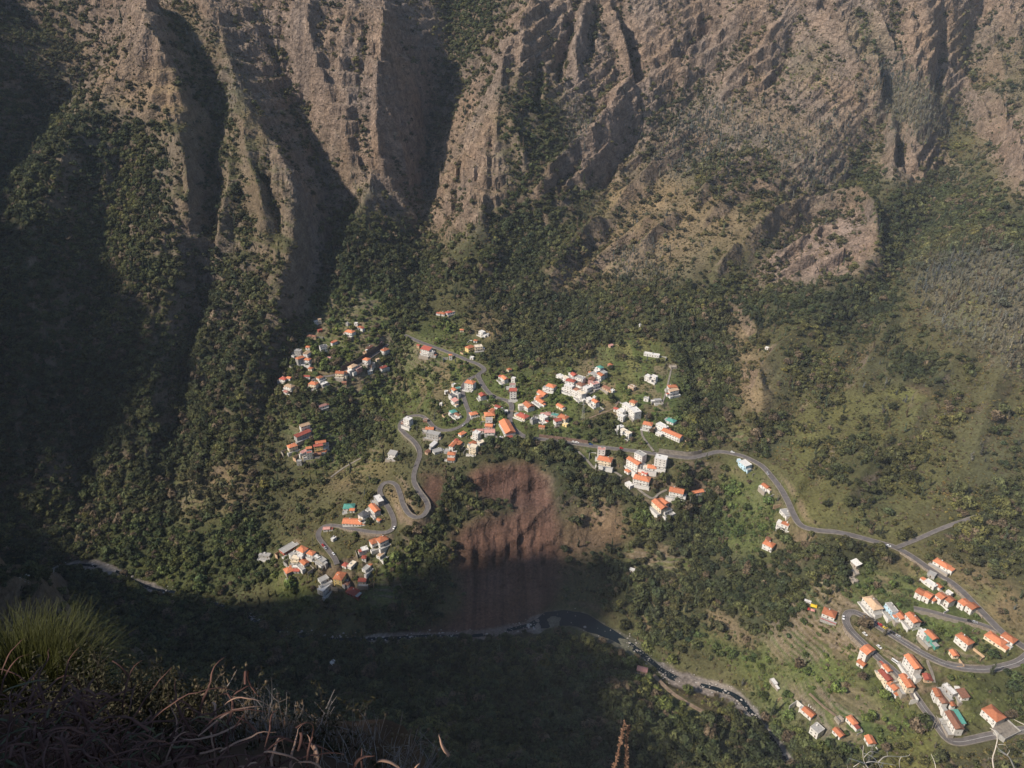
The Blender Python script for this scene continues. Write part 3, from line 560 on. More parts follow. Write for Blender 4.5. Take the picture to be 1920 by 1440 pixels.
# ------------------------------------------------------------------ the houses: picture centre, width, depth, storeys, direction of the long side, roof, colours, what it is
# roof h hip, g gable, f flat, m lean-to; colours o orange r red b brown t tan g grey w white c teal p pink y yellow k dark l light blue s stone e cream
HOUSES_TXT = '''
593,604,9,5,1,9,-1,f,w,w|cream flat roofed hut at the top left of the terraced upper hamlet
600,601,5,4,2,5,0,g,t,e|narrow tan gabled house standing beside the cream hut
600,619,7,5,1,8,-1,g,r,r|small bright red shed below the cream flat roofed hut
581,630,8,7,1,8,1,h,b,t|dull orange house, left one of a touching pair
589,631,7,6,1,8,1,h,b,t|dull orange house, right one of a touching pair
627,641,8,6,1,8,-3,g,o,w|small orange roofed white house on the middle terraces above the dark roofed house
607,652,12,9,2,12,-1,f,k,w|white house with dark flat roof in the middle of the upper hamlet
657,624,15,10,2,15,5,h,o,w|big orange hipped house above the lane of the upper hamlet
676,614,8,7,1,7,3,h,o,w|small orange house to the upper right of the big hipped one
668,607,6,4,1,6,1,f,w,w|little white flat shed beside the highest orange house
652,607,5,4,1,5,2,f,g,g|little grey shed at the top edge of the upper hamlet
578,651,7,6,1,6,1,h,o,w|small orange roofed house over the grey stacked houses
576,664,10,8,2,9,-5,g,t,w|tan gabled house between the small orange one and the double house
564,675,13,8,3,13,-3,h,o,g|orange roofed left half of the tall double house at the hamlet's left edge
577,676,11,8,2,11,3,h,o,w|orange roofed right half of the tall double house
560,660,11,8,2,10,2,f,g,g|unfinished grey house with bare concrete floors among the trees
552,668,7,6,1,6,-2,f,g,w|low grey house at the far left edge of the upper hamlet
583,691,7,6,1,7,2,h,o,e|little orange house below the double house
576,706,10,5,1,10,2,g,r,w|low red roofed outbuilding beside the lane junction
533,712,11,9,2,10,4,h,r,w|pinkish red roofed house at the left tip of the upper hamlet
543,709,7,6,1,7,3,g,o,w|small orange house behind the pinkish red one
544,726,15,9,2,13,7,h,t,w|long tan roofed white house at the hamlet's lower left corner
537,735,7,5,1,6,4,g,r,w|small red roofed annex on the lower left corner of the tan house
600,708,9,7,1,9,-3,h,o,w|orange house right beside the lane bend of the upper hamlet
589,721,13,10,2,12,4,h,o,e|wide orange hipped house with cream walls under the lane
608,720,12,7,1,12,-4,f,w,g|pale flat concrete roof beside the wide orange hipped house
639,701,14,9,2,14,3,g,o,e|orange gabled house with cream front on the lower side of the lane
650,699,8,7,1,8,-3,h,o,w|orange house touching the cream fronted one on its right
662,689,14,9,2,14,-6,h,t,w|peach coloured roof on a long house along the lane
672,693,12,6,2,12,-5,f,p,p|mauve walled block joined below the peach roof
688,676,10,9,2,9,3,h,o,w|orange hipped house at the upper bend of the hamlet lane
697,687,10,7,1,10,-5,g,b,w|reddish brown roofed house below the orange hipped house
719,691,11,7,2,11,-3,g,r,w|red striped roof house at the right end below the lane
722,658,12,9,2,11,-4,h,o,w|white house with orange roof at the upper right end of the lane
693,652,14,5,1,13,-7,g,b,t|long brownish building above the dark rock wall of the lane
715,643,5,4,1,5,-2,h,p,w|tiny pink roofed hut near the lane's upper end
694,697,8,4,1,9,-1,f,w,w|white flat bar of a shed under the brown roofed house
646,717,7,5,1,8,1,g,b,b|dark red shed on the slope below the lane
618,671,5,4,1,5,1,g,p,w|tiny pink roofed hut in the middle of the terraces
708,674,5,4,1,5,-1,g,t,e|tiny tan hut between lane and trees
605,761,12,6,1,12,-2,g,p,w|lone pale roofed house below the upper hamlet
572,799,14,8,2,14,-2,g,t,w|pale tan roofed house, highest of the small group on the wooded left slope
568,815,24,9,2,24,-6,g,r,g|long grey building with red roof on the wooded left slope
549,838,13,9,2,13,-2,h,o,e|orange hipped house left of the small group under the long grey building
570,847,9,6,1,9,-3,g,p,w|pink roofed low house in the small wooded group
580,842,8,6,2,8,0,g,o,w|narrow orange roofed house between pink and yellow houses
581,853,8,5,3,8,0,f,r,w|white balconied house with red top in front of the narrow orange one
602,831,15,7,2,15,0,g,o,e|orange roofed upper block of the yellow house
598,839,13,6,3,13,0,g,r,y|yellow walled house with dark square windows
596,851,10,5,1,10,1,g,b,b|brown roofed annex at the foot of the yellow house
609,846,7,6,1,5,-6,g,o,w|small orange roof angled against the yellow house
562,867,7,5,2,7,1,f,g,g|grey concrete hut among trees below the small group
829,588,12,9,1,12,2,h,o,w|orange hipped house, left of the pair high above the road bridge
842,586,11,8,1,10,-2,h,r,w|red roofed house, right of the pair high above the road bridge
866,619,6,5,1,6,0,h,o,e|tiny orange hut alone on the scrub above the road
904,625,10,7,2,9,4,f,w,w|white flat roofed house under the tan field
913,628,7,6,1,7,1,f,g,w|grey roofed shed right of the white house below the tan field
881,653,13,9,2,12,-4,h,o,y|yellow house with orange hipped roof beside the upper road
897,652,13,10,2,13,-1,f,e,e|cream flat roofed block joined to the yellow house by the upper road
892,639,6,5,1,6,1,h,o,w|small orange roofed house behind the yellow one
800,659,16,10,3,14,4,m,r,w|tall white house with red lean-to roof under the upper road
811,663,8,7,2,8,2,f,g,g|grey flat block joined to the tall white house
785,648,5,4,1,5,2,g,r,t|tiny red hut left of the tall white house
845,668,5,4,2,4,0,h,o,w|slim little orange roofed house between the road and trees
885,671,6,5,1,6,1,f,w,w|small white gatehouse under the yellow house
946,711,12,7,2,9,8,g,o,w|orange and white house with long roof edge, above the main road
940,707,7,6,1,6,4,g,r,w|red roofed house touching the orange and white one
955,693,6,6,1,5,3,h,o,e|tiny orange cabin under the bare brown scar
963,712,6,5,2,5,1,f,w,w|white box house above the four storey block
961,724,9,6,2,9,0,f,p,w|pinkish white house directly above the four storey block
962,739,10,7,4,10,0,m,r,w|four storey white block with red top by the road junction
882,721,14,11,3,13,3,h,o,w|big orange hipped white house inside the upper road loop
905,743,9,9,2,6,8,g,r,w|red roofed white house inside the loop near the right road
859,729,8,5,1,8,-1,f,c,c|small teal flat roof beside the loop road
852,733,8,6,2,6,5,g,o,w|orange roof patch in the white cluster left of the loop road
837,735,5,4,1,5,-1,f,w,w|white shed at the left edge of the loop cluster
851,722,6,4,1,6,-3,f,w,w|white shed at the top of the loop cluster
848,744,9,7,2,7,6,f,k,w|white house with dark roof panels in the loop cluster
858,741,8,6,2,7,3,f,g,w|white house with grey roof nearest the loop road
853,754,10,7,2,8,7,m,p,w|pink roofed white house at the bottom of the loop cluster
850,772,9,8,1,8,-2,h,c,w|round looking teal roof in the garden inside the lower bend
858,778,9,5,1,8,5,g,b,w|brownish red shed touching the teal roof
827,758,4,3,1,4,1,f,w,w|tiny white hut in the bright green garden
888,776,11,8,1,11,-2,h,o,w|orange roofed house on the outside of the left road, opposite the teal roof
934,763,9,6,1,8,3,g,r,w|low red roof just under the road junction
922,770,8,6,1,6,-4,g,o,w|small orange roof above the big yellow winged house
918,779,14,11,2,13,-1,h,o,y|large orange roofed house with yellow wing in the village centre
917,789,10,7,2,10,0,f,g,w|white and grey block below the large orange house with yellow wing
917,798,10,7,1,10,1,g,o,p|orange brown roof below the white and grey block
918,811,14,9,2,14,0,g,p,w|dusky pink roofed white house left of the narrow hall lane
894,816,9,8,3,8,3,f,w,w|tall white flat roofed block left of the dusky pink roof
900,807,9,5,1,9,0,g,p,w|small pink roof behind the tall white block
951,803,33,14,2,17,31,g,o,w|long hall with bright orange roof and row of dark vents beside the bend
947,772,8,6,1,8,0,f,w,g|white shed with grey steps above the long orange hall
991,762,15,11,2,14,12,g,o,w|bright orange gabled house right of the main road bend
978,763,6,9,2,5,8,f,e,w|white side house left of the bright orange gabled one
980,780,16,11,1,14,6,h,r,e|rusty red hipped house on the right side of the road bend
766,790,11,8,3,10,5,f,w,w|white three storey house on the rock at the left hairpin
757,793,6,5,1,6,4,f,b,b|brown unfinished block joined to the white house on the rock
798,788,6,5,1,6,1,f,b,b|small roofless brown ruin in the field by the left branch road
806,804,11,7,1,10,1,g,o,w|orange roof on the upper floor of the grey stacked house
813,815,19,9,2,18,5,f,g,g|wide grey stacked house with terraces below the left branch road
867,813,10,6,1,9,-4,h,o,w|orange roofed house at the top of the lane behind the grey stacked house
855,827,7,5,1,5,-5,g,r,w|small red roof on the steep lane
850,835,14,6,2,10,-10,g,o,w|long narrow orange roof beside the steep lane
860,832,9,6,1,7,-6,g,o,p|pinkish orange roof to the right of the long narrow one
847,853,10,7,2,9,1,h,o,w|orange hipped house at the lower end of the steep lane
846,863,9,5,1,9,1,m,o,g|orange roofed lower annex over the dark wall
839,846,7,8,1,5,-6,f,g,g|grey flat roof at the left side of the steep lane
820,845,11,8,1,10,-2,g,g,w|pale grey gabled barn below the wide grey house
813,834,12,5,1,10,-8,m,w,w|long whitish green roof left of the pale barn
802,847,6,5,1,5,-3,g,b,t|brown hut at the edge of the trees by the descending road
887,831,9,7,1,7,-3,h,o,e|orange roof on top of the cream terraced building
888,842,10,9,3,9,2,f,e,e|cream terraced building above the landslide scar
902,830,9,7,1,9,-3,f,e,w|cream flat terrace house right of the orange cream building
737,853,11,8,2,9,3,m,g,w|lone white house with grey roof above the terraced left slope
1033,726,13,10,2,13,3,h,o,w|orange hipped house at the top of the row beside the green field
1017,738,15,9,1,13,7,g,o,w|second orange house of the row beside the green field, slightly lower
1012,744,9,7,1,9,-3,h,o,w|third and smallest orange roof in the row by the green field
1013,752,16,8,1,14,9,g,o,w|lowest long orange roof of the row at the green field's left side
1051,762,12,7,1,11,6,g,o,e|orange house alone on the lower edge of the green field
1024,777,14,9,1,13,-2,h,p,w|pink roofed house with many extensions in the garden cluster
1019,784,12,7,2,11,6,f,w,w|white terraced house in front of the pink roof
1040,779,10,7,1,9,2,f,c,g|teal roofed shed right of the pink roofed house
1056,784,13,10,2,12,4,h,o,e|orange hipped house with yellow lower floor at the cluster's right end
1045,790,9,8,2,8,-2,g,r,w|red roofed house joined left of the yellow floored one
1060,796,7,5,1,6,2,f,y,y|yellow block at the foot of the orange hipped house
1000,789,8,6,2,7,-3,f,k,g|dark roofless building with grey walls near the main road
1005,786,5,4,1,5,0,f,w,w|white shed beside the dark roofless building
1016,800,8,5,1,8,1,g,o,t|low orange roof just above the main road
1076,703,9,8,1,7,5,g,r,w|salmon red roof at the top of the dense white cluster
1070,716,13,9,2,12,2,h,r,w|dark red hipped roof in the middle of the dense white cluster
1089,723,11,10,2,10,4,h,b,w|brown red roof at the centre right of the dense white cluster
1082,733,10,8,2,9,3,h,b,e|orange brown roof low in the dense white cluster
1051,708,12,8,2,10,5,f,w,w|white flat house at the left end of the dense cluster
1060,711,10,7,2,8,5,f,e,w|cream topped white house next to the left end of the cluster
1088,711,13,9,2,12,3,f,g,w|grey topped white house at the upper right of the cluster
1067,728,14,7,3,12,4,f,w,w|tall white front below the dark red hipped roof
1101,729,11,9,2,9,-5,f,w,w|white flat house at the right side of the dense cluster
1090,741,13,8,3,9,7,f,e,w|high white terrace house at the bottom tip of the dense cluster
1078,737,12,5,2,11,5,f,w,w|white balconied house left of the bottom tip
1125,691,8,7,2,6,3,h,c,w|house with bright teal roof at the top of the stepped row
1119,696,8,6,1,7,5,f,w,w|white shed left below the bright teal roof
1126,705,10,7,2,9,5,g,o,w|orange roofed house in the middle of the stepped row
1132,701,9,7,2,8,4,f,g,g|grey flat house right of the stepped row's orange roof
1114,702,12,7,1,10,4,f,g,g|grey concrete slab house left in the stepped row
1109,713,8,8,2,5,-7,g,b,p|orange brown roof with pink gable at the bottom of the stepped row
1115,722,12,8,2,11,-4,f,p,w|white house with pale pink terrace at the foot of the stepped row
1144,684,6,5,1,5,2,h,o,p|tiny orange cabin alone on the dry grass
1116,755,10,7,2,8,5,g,o,w|orange roofed white house in the dry field below the cluster
1105,751,9,6,2,7,6,f,w,w|white flat annex left of the field house
1114,748,4,4,2,4,1,f,w,w|slim white tower behind the field house
1137,729,13,5,1,12,5,m,b,t|low brown roofed row right of the dense cluster
1148,733,6,5,1,5,2,f,w,w|white cube at the end of the low brown row
1185,726,10,7,1,9,3,f,t,t|ruined tan walls in the dry meadow
1222,665,24,6,1,24,2,f,w,w|long low white house with three wings at the top of the grass hill
1145,648,6,5,1,5,-2,g,p,t|tiny pink roofed hut at the wood edge above the grass hill
1215,708,8,7,2,7,2,f,w,w|left cube of a white twin house on the grass hill
1226,709,9,7,2,8,2,f,w,w|right cube of a white twin house on the grass hill
1262,687,9,10,1,7,7,f,s,s|old stone house at the right wood edge
1260,727,13,8,2,12,-2,h,o,w|orange roofed house at the right wood edge
1262,735,15,5,2,14,-5,m,t,w|tan roofed lower tier in front of the orange wood edge house
1187,756,9,8,2,8,2,h,o,e|orange roof with yellow gable at the top of the tall white stack
1176,763,15,7,2,13,7,f,w,w|white balconied wing left under the yellow gable
1190,774,15,11,3,10,8,f,w,w|large white curved building, tallest of its stack
1165,773,10,8,2,8,3,f,w,w|white house left of the tallest white building
1165,783,8,6,2,8,2,f,w,w|lower white house at the left of the tallest white building
1155,767,6,5,1,6,1,g,r,w|tiny red roof at the left edge of the white stack
1214,797,12,9,2,12,1,h,o,w|orange roofed white house left of the teal roof
1241,801,16,8,2,14,6,f,w,w|long white house stepping down between orange and teal roofs
1258,789,12,9,1,11,3,h,c,w|dark teal hipped roof at the right wood edge
1252,805,7,5,1,6,2,g,r,w|little red roof right above the very long orange roof
1260,815,28,9,2,27,8,g,o,w|very long orange roof on a white house above the main road
1236,814,9,5,1,9,3,f,w,w|white garage at the left end of the very long orange roof
1173,812,17,6,2,15,7,f,e,w|cream white terrace row above the main road
1163,803,8,6,2,6,-2,f,w,w|white house at the upper left of the terrace row
1212,748,7,5,1,6,1,f,g,w|pale shed in the gardens under the twin house
1233,751,10,6,1,10,-2,f,g,g|flat grey sheds in the gardens under the wood edge house
1127,847,10,7,3,10,0,f,p,w|white three storey shell without a roof just below the main road
1134,863,18,11,2,16,2,h,o,e|wide orange roofed cream house below the white shell
1188,869,19,8,3,17,8,g,o,w|orange gabled house with long white front on the lower spur
1200,856,13,9,3,12,5,f,g,w|white three storey house with bare grey roof under the main road
1238,865,15,10,4,13,1,f,w,w|tall white house with light metal roof beside the road bend
1222,876,11,8,1,11,0,h,o,w|orange roof joined to the tall metal roofed house
1203,899,20,11,2,19,2,h,o,w|broad orange hipped house with rounded end on the lower spur
1177,883,7,6,1,6,3,h,o,w|tiny orange house left on the lower spur
1198,885,9,7,1,8,2,h,o,t|small orange house above the broad hipped one
1209,887,7,5,1,7,2,g,r,w|small red roof beside the broad hipped house
1207,874,11,5,1,10,2,f,e,w|white terrace house between the long front and the metal roof
1180,909,10,7,1,8,5,f,w,w|white roofless ruin left of the concrete lane
1268,922,17,11,2,17,1,g,o,w|square looking orange house with white terrace over the gully
1307,922,15,6,1,14,-5,g,o,w|slim orange house furthest right on the lower spur
1236,948,19,10,2,16,11,g,o,e|bright orange gabled house at the bottom of the lower spur
1246,942,9,7,1,9,6,g,o,w|smaller orange wing behind the bottom house of the spur
1250,958,12,6,1,11,-7,f,g,w|grey terrace block in front of the bottom house of the spur
1396,872,13,10,2,12,6,f,w,l|light blue walled house with white flat roof under the valley road
1386,865,7,4,1,6,6,f,l,l|light blue wing beside the flat roofed blue house
1435,912,9,6,1,8,4,g,o,w|white cottage with orange roof patch in the green gully
1428,914,6,5,1,5,2,f,w,w|white shed left of the gully cottage
1472,983,9,9,1,8,1,f,o,w|flat orange roof house inside the road bend
1473,961,10,10,1,8,6,f,g,w|walled grey yard house above the flat orange roof
1440,1022,11,9,2,10,2,h,o,w|orange hipped house alone among trees left of the road bend
1440,1010,5,5,1,5,1,h,b,t|little brown hut behind the lone hipped house
1438,653,5,3,1,6,1,f,w,w|tiny white shed high on the scrub slope
1604,1057,9,7,1,8,4,m,w,s|metal roofed shed on top of the crumbling stone ruin
1602,1071,9,8,1,8,4,f,s,s|upper crumbling stone ruin below the metal roofed shed
1600,1086,8,7,1,7,4,f,s,s|lower crumbling stone ruin on the green slope
1554,1149,13,11,1,25,1,h,o,w|orange hipped restaurant with red railed deck at the hairpin
1634,1133,19,12,2,19,12,h,t,w|peach roofed white villa with dormers inside the hairpin road
1669,1142,13,7,2,13,9,f,g,l|pale blue house with bare grey roof above the hairpin road
1687,1154,11,7,1,13,9,g,o,w|orange house between the pale blue house and its orange neighbour
1709,1161,13,9,2,14,8,g,o,w|orange house at the right end of the row with the pale blue house
1723,1112,7,10,2,12,2,g,o,w|first house from the left in the red roofed terrace
1737,1118,7,10,2,12,2,g,o,w|second house from the left in the red roofed terrace
1750,1124,4,7,1,9,3,g,o,w|little red roofed garage between first and second pairs of the terrace
1762,1120,7,10,2,12,4,g,o,w|third house from the left in the red roofed terrace
1777,1126,7,10,2,12,4,g,o,w|fourth house from the left in the red roofed terrace
1777,1114,6,4,2,7,2,f,w,w|white annex behind the fourth terrace house
1805,1132,7,11,2,12,4,g,o,w|fifth house from the left in the red roofed terrace
1820,1139,7,11,2,12,4,g,o,w|sixth and last house of the red roofed terrace
1765,1057,16,9,1,19,4,h,o,w|orange hipped house uphill of the road above the terrace
1746,1077,8,7,1,10,1,f,g,g|bare grey concrete block at the road edge
1744,1095,12,7,1,17,5,f,w,w|white roofed cottage behind the terrace
1759,1099,6,5,1,9,3,g,o,w|tiny orange roof at the end of the white roofed cottage
1743,1193,11,7,2,15,7,g,o,c|orange roofed house with teal terrace below the orange row
1730,1190,9,8,2,10,6,f,w,w|white walled house left of the teal terrace
1805,1200,14,9,2,20,6,h,o,w|orange hipped house in the gardens inside the big bend
1865,1198,17,11,1,25,5,h,o,e|large orange villa by the big bend at the right edge
1890,1196,12,9,1,18,3,h,o,w|right wing of the large orange villa at the right edge
1787,1225,7,6,1,10,7,g,o,e|tiny orange and cream house at the outer hairpin arm
1622,1222,8,13,3,9,3,g,o,w|tall narrow white house with orange gable below the stone road wall
1614,1243,7,6,1,8,2,g,o,w|small square orange roof below the tall narrow house
1662,1253,8,5,1,14,8,g,o,w|small orange roofed shed under the lower road wall
1657,1268,13,7,2,16,9,g,r,e|red roofed cream house with teal canopy below the road
1672,1288,9,8,2,13,6,g,o,w|small orange house with white front near the teal canopy
1697,1279,15,8,2,17,13,g,o,e|long orange roofed house hard against the lower road
1707,1245,17,8,3,18,12,g,o,w|three storey white house with orange roof between the road arms
1737,1270,7,7,1,8,9,g,r,t|rusty red roofed hut right of the three storey house
1754,1301,9,6,2,12,12,g,o,w|orange roofed white house on the steep stair lane
1763,1313,9,6,2,11,8,g,b,w|brown red roof joined below the stair lane house
1782,1318,7,4,1,9,7,g,o,w|tiny orange roof above the white balustrade
1779,1293,13,6,1,15,6,f,w,g|pale flat roofed workshop on the curved wall
1803,1302,10,7,1,10,7,m,b,w|reddish shed at the end of the pale workshop
1785,1352,19,8,2,21,16,g,b,w|white house with brown roof at the lowest road bend
1794,1346,15,6,1,19,15,m,c,w|teal roofed rear wing of the lowest roadside house
1859,1339,15,13,2,17,5,h,o,w|orange hipped villa with walled courtyard at the lower right
1515,1335,11,7,1,14,5,g,o,w|orange cottage with white pillars in the green lower slope
1530,1368,9,10,2,11,4,f,g,w|white and grey house beside the sunlit wood
1596,1350,9,6,1,13,7,h,o,w|bright orange cottage right of the stone ruin on the lower slope
1573,1347,7,6,1,9,5,f,s,s|stone ruin left of the bright orange cottage
1571,1373,9,6,1,13,6,g,o,w|low orange roof below the stone ruin
1630,1387,8,7,1,9,8,g,o,w|orange cottage lowest on the green slope, above the bare branches
1450,1279,8,5,1,12,9,f,w,s|ruined white walls alone on the bright green slope
655,950,14,10,1,14,2,h,c,w|teal hipped house at the top left of the double hairpin
661,956,6,5,1,6,1,g,o,w|tiny orange roof in front of the teal hipped house
662,978,24,11,1,31,7,g,o,w|long orange and red roofed house on the lower hamlet's upper road
703,955,17,8,2,12,17,g,o,w|steeply angled orange house left of the double hairpin
711,975,5,4,1,5,4,g,o,w|tiny orange roof at the foot of the angled house
682,966,10,9,2,10,-5,h,k,w|dark slate roofed house between teal and angled orange houses
692,957,7,6,1,7,-3,f,g,w|grey flat house beside the slate roof
711,938,16,8,2,9,16,f,w,g|white and grey terraces house at the edge of the double hairpin
613,991,8,5,1,8,1,g,p,w|small pale red house inside the lower hamlet's bend
626,1010,6,4,1,6,-3,f,w,w|white shed in the garden inside the lower bend
541,1028,20,11,1,18,-6,f,g,r|large flat grey roof with red edge at the lower hamlet's left
568,1032,11,9,2,8,6,h,o,w|tall orange hipped house at the top of the lower hamlet
584,1037,9,7,1,8,5,h,o,w|smaller orange hipped house right of the tall one in the lower hamlet
571,1054,10,7,1,6,8,g,o,w|orange roof on the steep alley of the lower hamlet
544,1070,11,10,2,11,-2,h,o,s|orange roofed stone house at the lower left corner of the hamlet
555,1062,8,6,1,8,2,f,w,w|bright white flat roof beside the orange stone house
557,1069,7,5,1,7,2,g,r,g|small dark red roof under the bright white flat roof
595,1045,8,5,1,5,5,f,w,g|white roofed shed near the lower hamlet car park
556,1048,11,7,2,10,4,f,e,e|tangle of cream walled houses in the lower hamlet
551,1041,9,6,2,9,-3,f,g,w|grey and white house under the large flat roof
565,1044,7,6,2,6,3,f,w,w|white house on the alley under the tall orange one
604,1050,11,7,1,8,8,f,g,g|grey flat garage left of the lower hamlet car park
638,1082,13,11,2,9,-10,h,o,y|orange hipped house with yellow base below the car park
650,1094,7,6,1,7,2,h,b,w|brown red hut right of the yellow based house
610,1102,17,9,2,14,-9,f,w,w|white flat roofed building at the bottom of the lower hamlet
607,1086,11,8,1,11,-3,f,g,w|grey patched roofs above the white flat building
662,1109,14,10,1,11,8,h,r,r|rust red roofed house at the lower right end of the hamlet
702,1017,9,9,2,9,-2,h,o,w|left half of the orange pair below the hairpin road
717,1013,12,10,2,12,-4,h,o,w|right half of the orange pair below the hairpin road
684,1030,8,8,1,8,-1,f,w,w|square white roof below the orange pair
683,1045,5,5,1,5,1,h,r,w|tiny red roof on the path below the white square roof
648,1059,6,6,1,5,3,h,r,w|tiny red house right of the car park
660,1059,11,6,1,10,-7,f,e,w|cream flat house right of the car park
680,1088,9,6,1,9,2,g,r,g|red and grey cottages on the slope right of the hamlet
687,1066,9,6,1,8,-5,f,g,w|grey white house on the upper slope right of the car park
714,1041,9,6,1,8,-5,f,t,w|tan white house apart at the hamlet's right edge
500,1041,11,6,1,10,4,f,g,g|low grey sheds at the far left edge of the lower hamlet
1204,1255,10,6,1,17,1,g,p,t|faded pink roofed shed by the dark pool
1185,1069,6,4,1,7,1,f,w,w|white shed in the dark trees right of the landslide
625,1243,5,5,1,9,-3,f,w,w|lone white hut in the shaded wood at the bottom
'''
HOUSES = []
for ln in HOUSES_TXT.strip().splitlines():
    a, lab = ln.split('|'); a = a.split(',')
    k = .77 if float(a[1]) > 1030 and float(a[0]) > 1380 else .84
    HOUSES.append(dict(c=(float(a[0]), float(a[1])), W=float(a[2]) * k, D=float(a[3]) * k, fl=int(a[4]), ax=(float(a[5]), float(a[6])), roof=a[7], rc=a[8], wc=a[9], label=lab))
def ground_spot(cx, cy, lift):         # the ground point whose mark at height lift stands on this line of sight
    g = hits(cx, cy)[0]
    for _ in range(3):
        f = g[1] * CP - g[2] * SP
        g = hits(cx, cy + lift * CP * F / f)[0]
    return g
STOREY = 2.9
_d = np.full((n2y, n2x), 99.0)
for h in HOUSES:
    hh = h['fl'] * STOREY + (1.5 if h['roof'] in 'hg' else .4)
    g = ground_spot(*h['c'], hh * .5)
    dep = math.atan2(-g[2], math.hypot(g[0], g[1]))
    u, v = h['ax']
    az = math.atan2(g[0], g[1])
    h['rz'] = math.atan2(-v / max(math.sin(dep), .3), u) - az
    h['g'] = g
H2pad = H2.copy()
for h in HOUSES:
    x, y, z = h['g']; c, s = math.cos(h['rz']), math.sin(h['rz'])
    rad = max(h['W'], h['D']) * .5 + 8
    ix0, ix1 = int((x - rad - X0) / g2), int((x + rad - X0) / g2) + 2; iy0, iy1 = int((y - rad - Y0) / g2), int((y + rad - Y0) / g2) + 2
    xx = cellx[ix0:ix1][None] - x; yy = celly[iy0:iy1][:, None] - y
    lx = np.abs(xx * c + yy * s) - h['W'] / 2; ly = np.abs(-xx * s + yy * c) - h['D'] / 2
    d = np.hypot(np.maximum(lx, 0), np.maximum(ly, 0)) + np.minimum(np.maximum(lx, ly), 0)
    w = 1 - sstep(.5, 5.0, d)
    sub = H2pad[iy0:iy1, ix0:ix1]
    H2pad[iy0:iy1, ix0:ix1] = sub * (1 - w) + (z - .15) * w
    _d[iy0:iy1, ix0:ix1] = np.minimum(_d[iy0:iy1, ix0:ix1], d)
rw = sstep(-.5, 3.0, NEAR_ROAD)
H2 = H2 * (1 - rw) + H2pad * rw
BUILT = 1 - sstep(1.0, 2.6, _d)
NEAR_ROAD_ONLY = NEAR_ROAD.copy()
NEAR_ROAD = np.minimum(NEAR_ROAD, _d)
# ------------------------------------------------------------------ ground mesh
def node_mat(name, rough=0.9, spec=0.2):
    m = bpy.data.materials.new(name); m.use_nodes = True
    b = m.node_tree.nodes['Principled BSDF']
    b.inputs['Roughness'].default_value = rough
    b.inputs['Specular IOR Level'].default_value = spec
    return m, m.node_tree.nodes, m.node_tree.links, b
def grid_mesh(name, X, Y, Z, mat, keep=None, cols=None, smooth=True):
    M, N = X.shape
    me = bpy.data.meshes.new(name)
    co = np.stack([X, Y, Z], -1).reshape(-1, 3).astype(np.float32)
    idx = np.arange(M * N, dtype=np.int32).reshape(M, N)
    q = np.stack([idx[:-1, :-1], idx[:-1, 1:], idx[1:, 1:], idx[1:, :-1]], -1)
    q = q[keep] if keep is not None else q.reshape(-1, 4)
    me.vertices.add(len(co)); me.vertices.foreach_set('co', co.ravel())
    me.loops.add(q.size); me.loops.foreach_set('vertex_index', q.ravel())
    me.polygons.add(len(q))
    me.polygons.foreach_set('loop_start', np.arange(0, q.size, 4, dtype=np.int32))
    me.update(calc_edges=True)
    if cols is not None:
        at = me.attributes.new('soil', 'FLOAT_COLOR', 'POINT')
        at.data.foreach_set('color', cols.reshape(-1, 4).astype(np.float32).ravel())
    me.materials.append(mat)
    me.polygons.foreach_set('use_smooth', np.full(len(q), smooth))
    o = bpy.data.objects.new(name, me); COL.objects.link(o)
    return o
def soil_colour(c, x, y, z, nz, tm):
    tot = sum(c[k] for k in 'FSERBYGDV') + 1e-4
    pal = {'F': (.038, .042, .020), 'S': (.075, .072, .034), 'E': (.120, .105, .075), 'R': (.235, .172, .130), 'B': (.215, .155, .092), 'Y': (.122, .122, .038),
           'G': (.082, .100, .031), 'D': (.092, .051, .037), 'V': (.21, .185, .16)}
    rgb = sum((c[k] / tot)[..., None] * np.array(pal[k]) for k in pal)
    # steep faces lose their soil and show rock; ledges keep dry grass
    st = sstep(0.78, 0.55, nz) * (1 - np.clip(c['D'] + c['G'], 0, 1)) * 0.55
    rgb = rgb * (1 - st[..., None]) + np.array(pal['R']) * st[..., None] * (0.9 + 0.25 * fbm(x * .05, z * .08, 3))[..., None]
    kz = np.floor(z / (2.5 + .9 * sstep(600, 760, y)) + 0.35 * fbm(x * 0.02, y * 0.02, 2)).astype(int); kx = np.floor(x / 16 + kz * .37).astype(int)          # little plots on the treads
    hh = _perm[(_perm[kz & 255] + kx) & 255]
    plots = np.array([(.080, .105, .032), (.150, .118, .066), (.100, .120, .040), (.185, .140, .085), (.070, .095, .030), (.125, .125, .048)])[hh % 6]
    pw = np.clip(tm * 1.1, 0, 1) * .75
    rgb = rgb * (1 - pw[..., None]) + plots * pw[..., None]
    ri_ = np.clip(tm, 0, 1) * sstep(.86, .62, nz)          # dry stone terrace walls
    rgb = rgb * (1 - ri_[..., None]) + np.array((.185, .150, .110)) * ri_[..., None]
    v = 1 + 0.35 * fbm(x * .035, y * .035, 4) + 0.22 * fbm(x * .2, y * .2, 2)
    sk = c['D'] / tot; rgb = rgb * (1 + sk[..., None] * (.8 * fbm(x * .20 + .02 * z, z * .014, 4))[..., None])      # runnels washed down the bare scar
    w = fbm(x * .012 + 9, y * .012, 3)
    rgb = rgb * v[..., None]
    rgb[..., 0] *= 1 + .10 * w; rgb[..., 2] *= 1 - .14 * w
    return np.clip(rgb, .01, .6)
gm, gn, gl, gb = node_mat('ground_cover', 0.95, 0.1)
at = gn.new('ShaderNodeAttribute'); at.attribute_name = 'soil'
tc = gn.new('ShaderNodeNewGeometry')
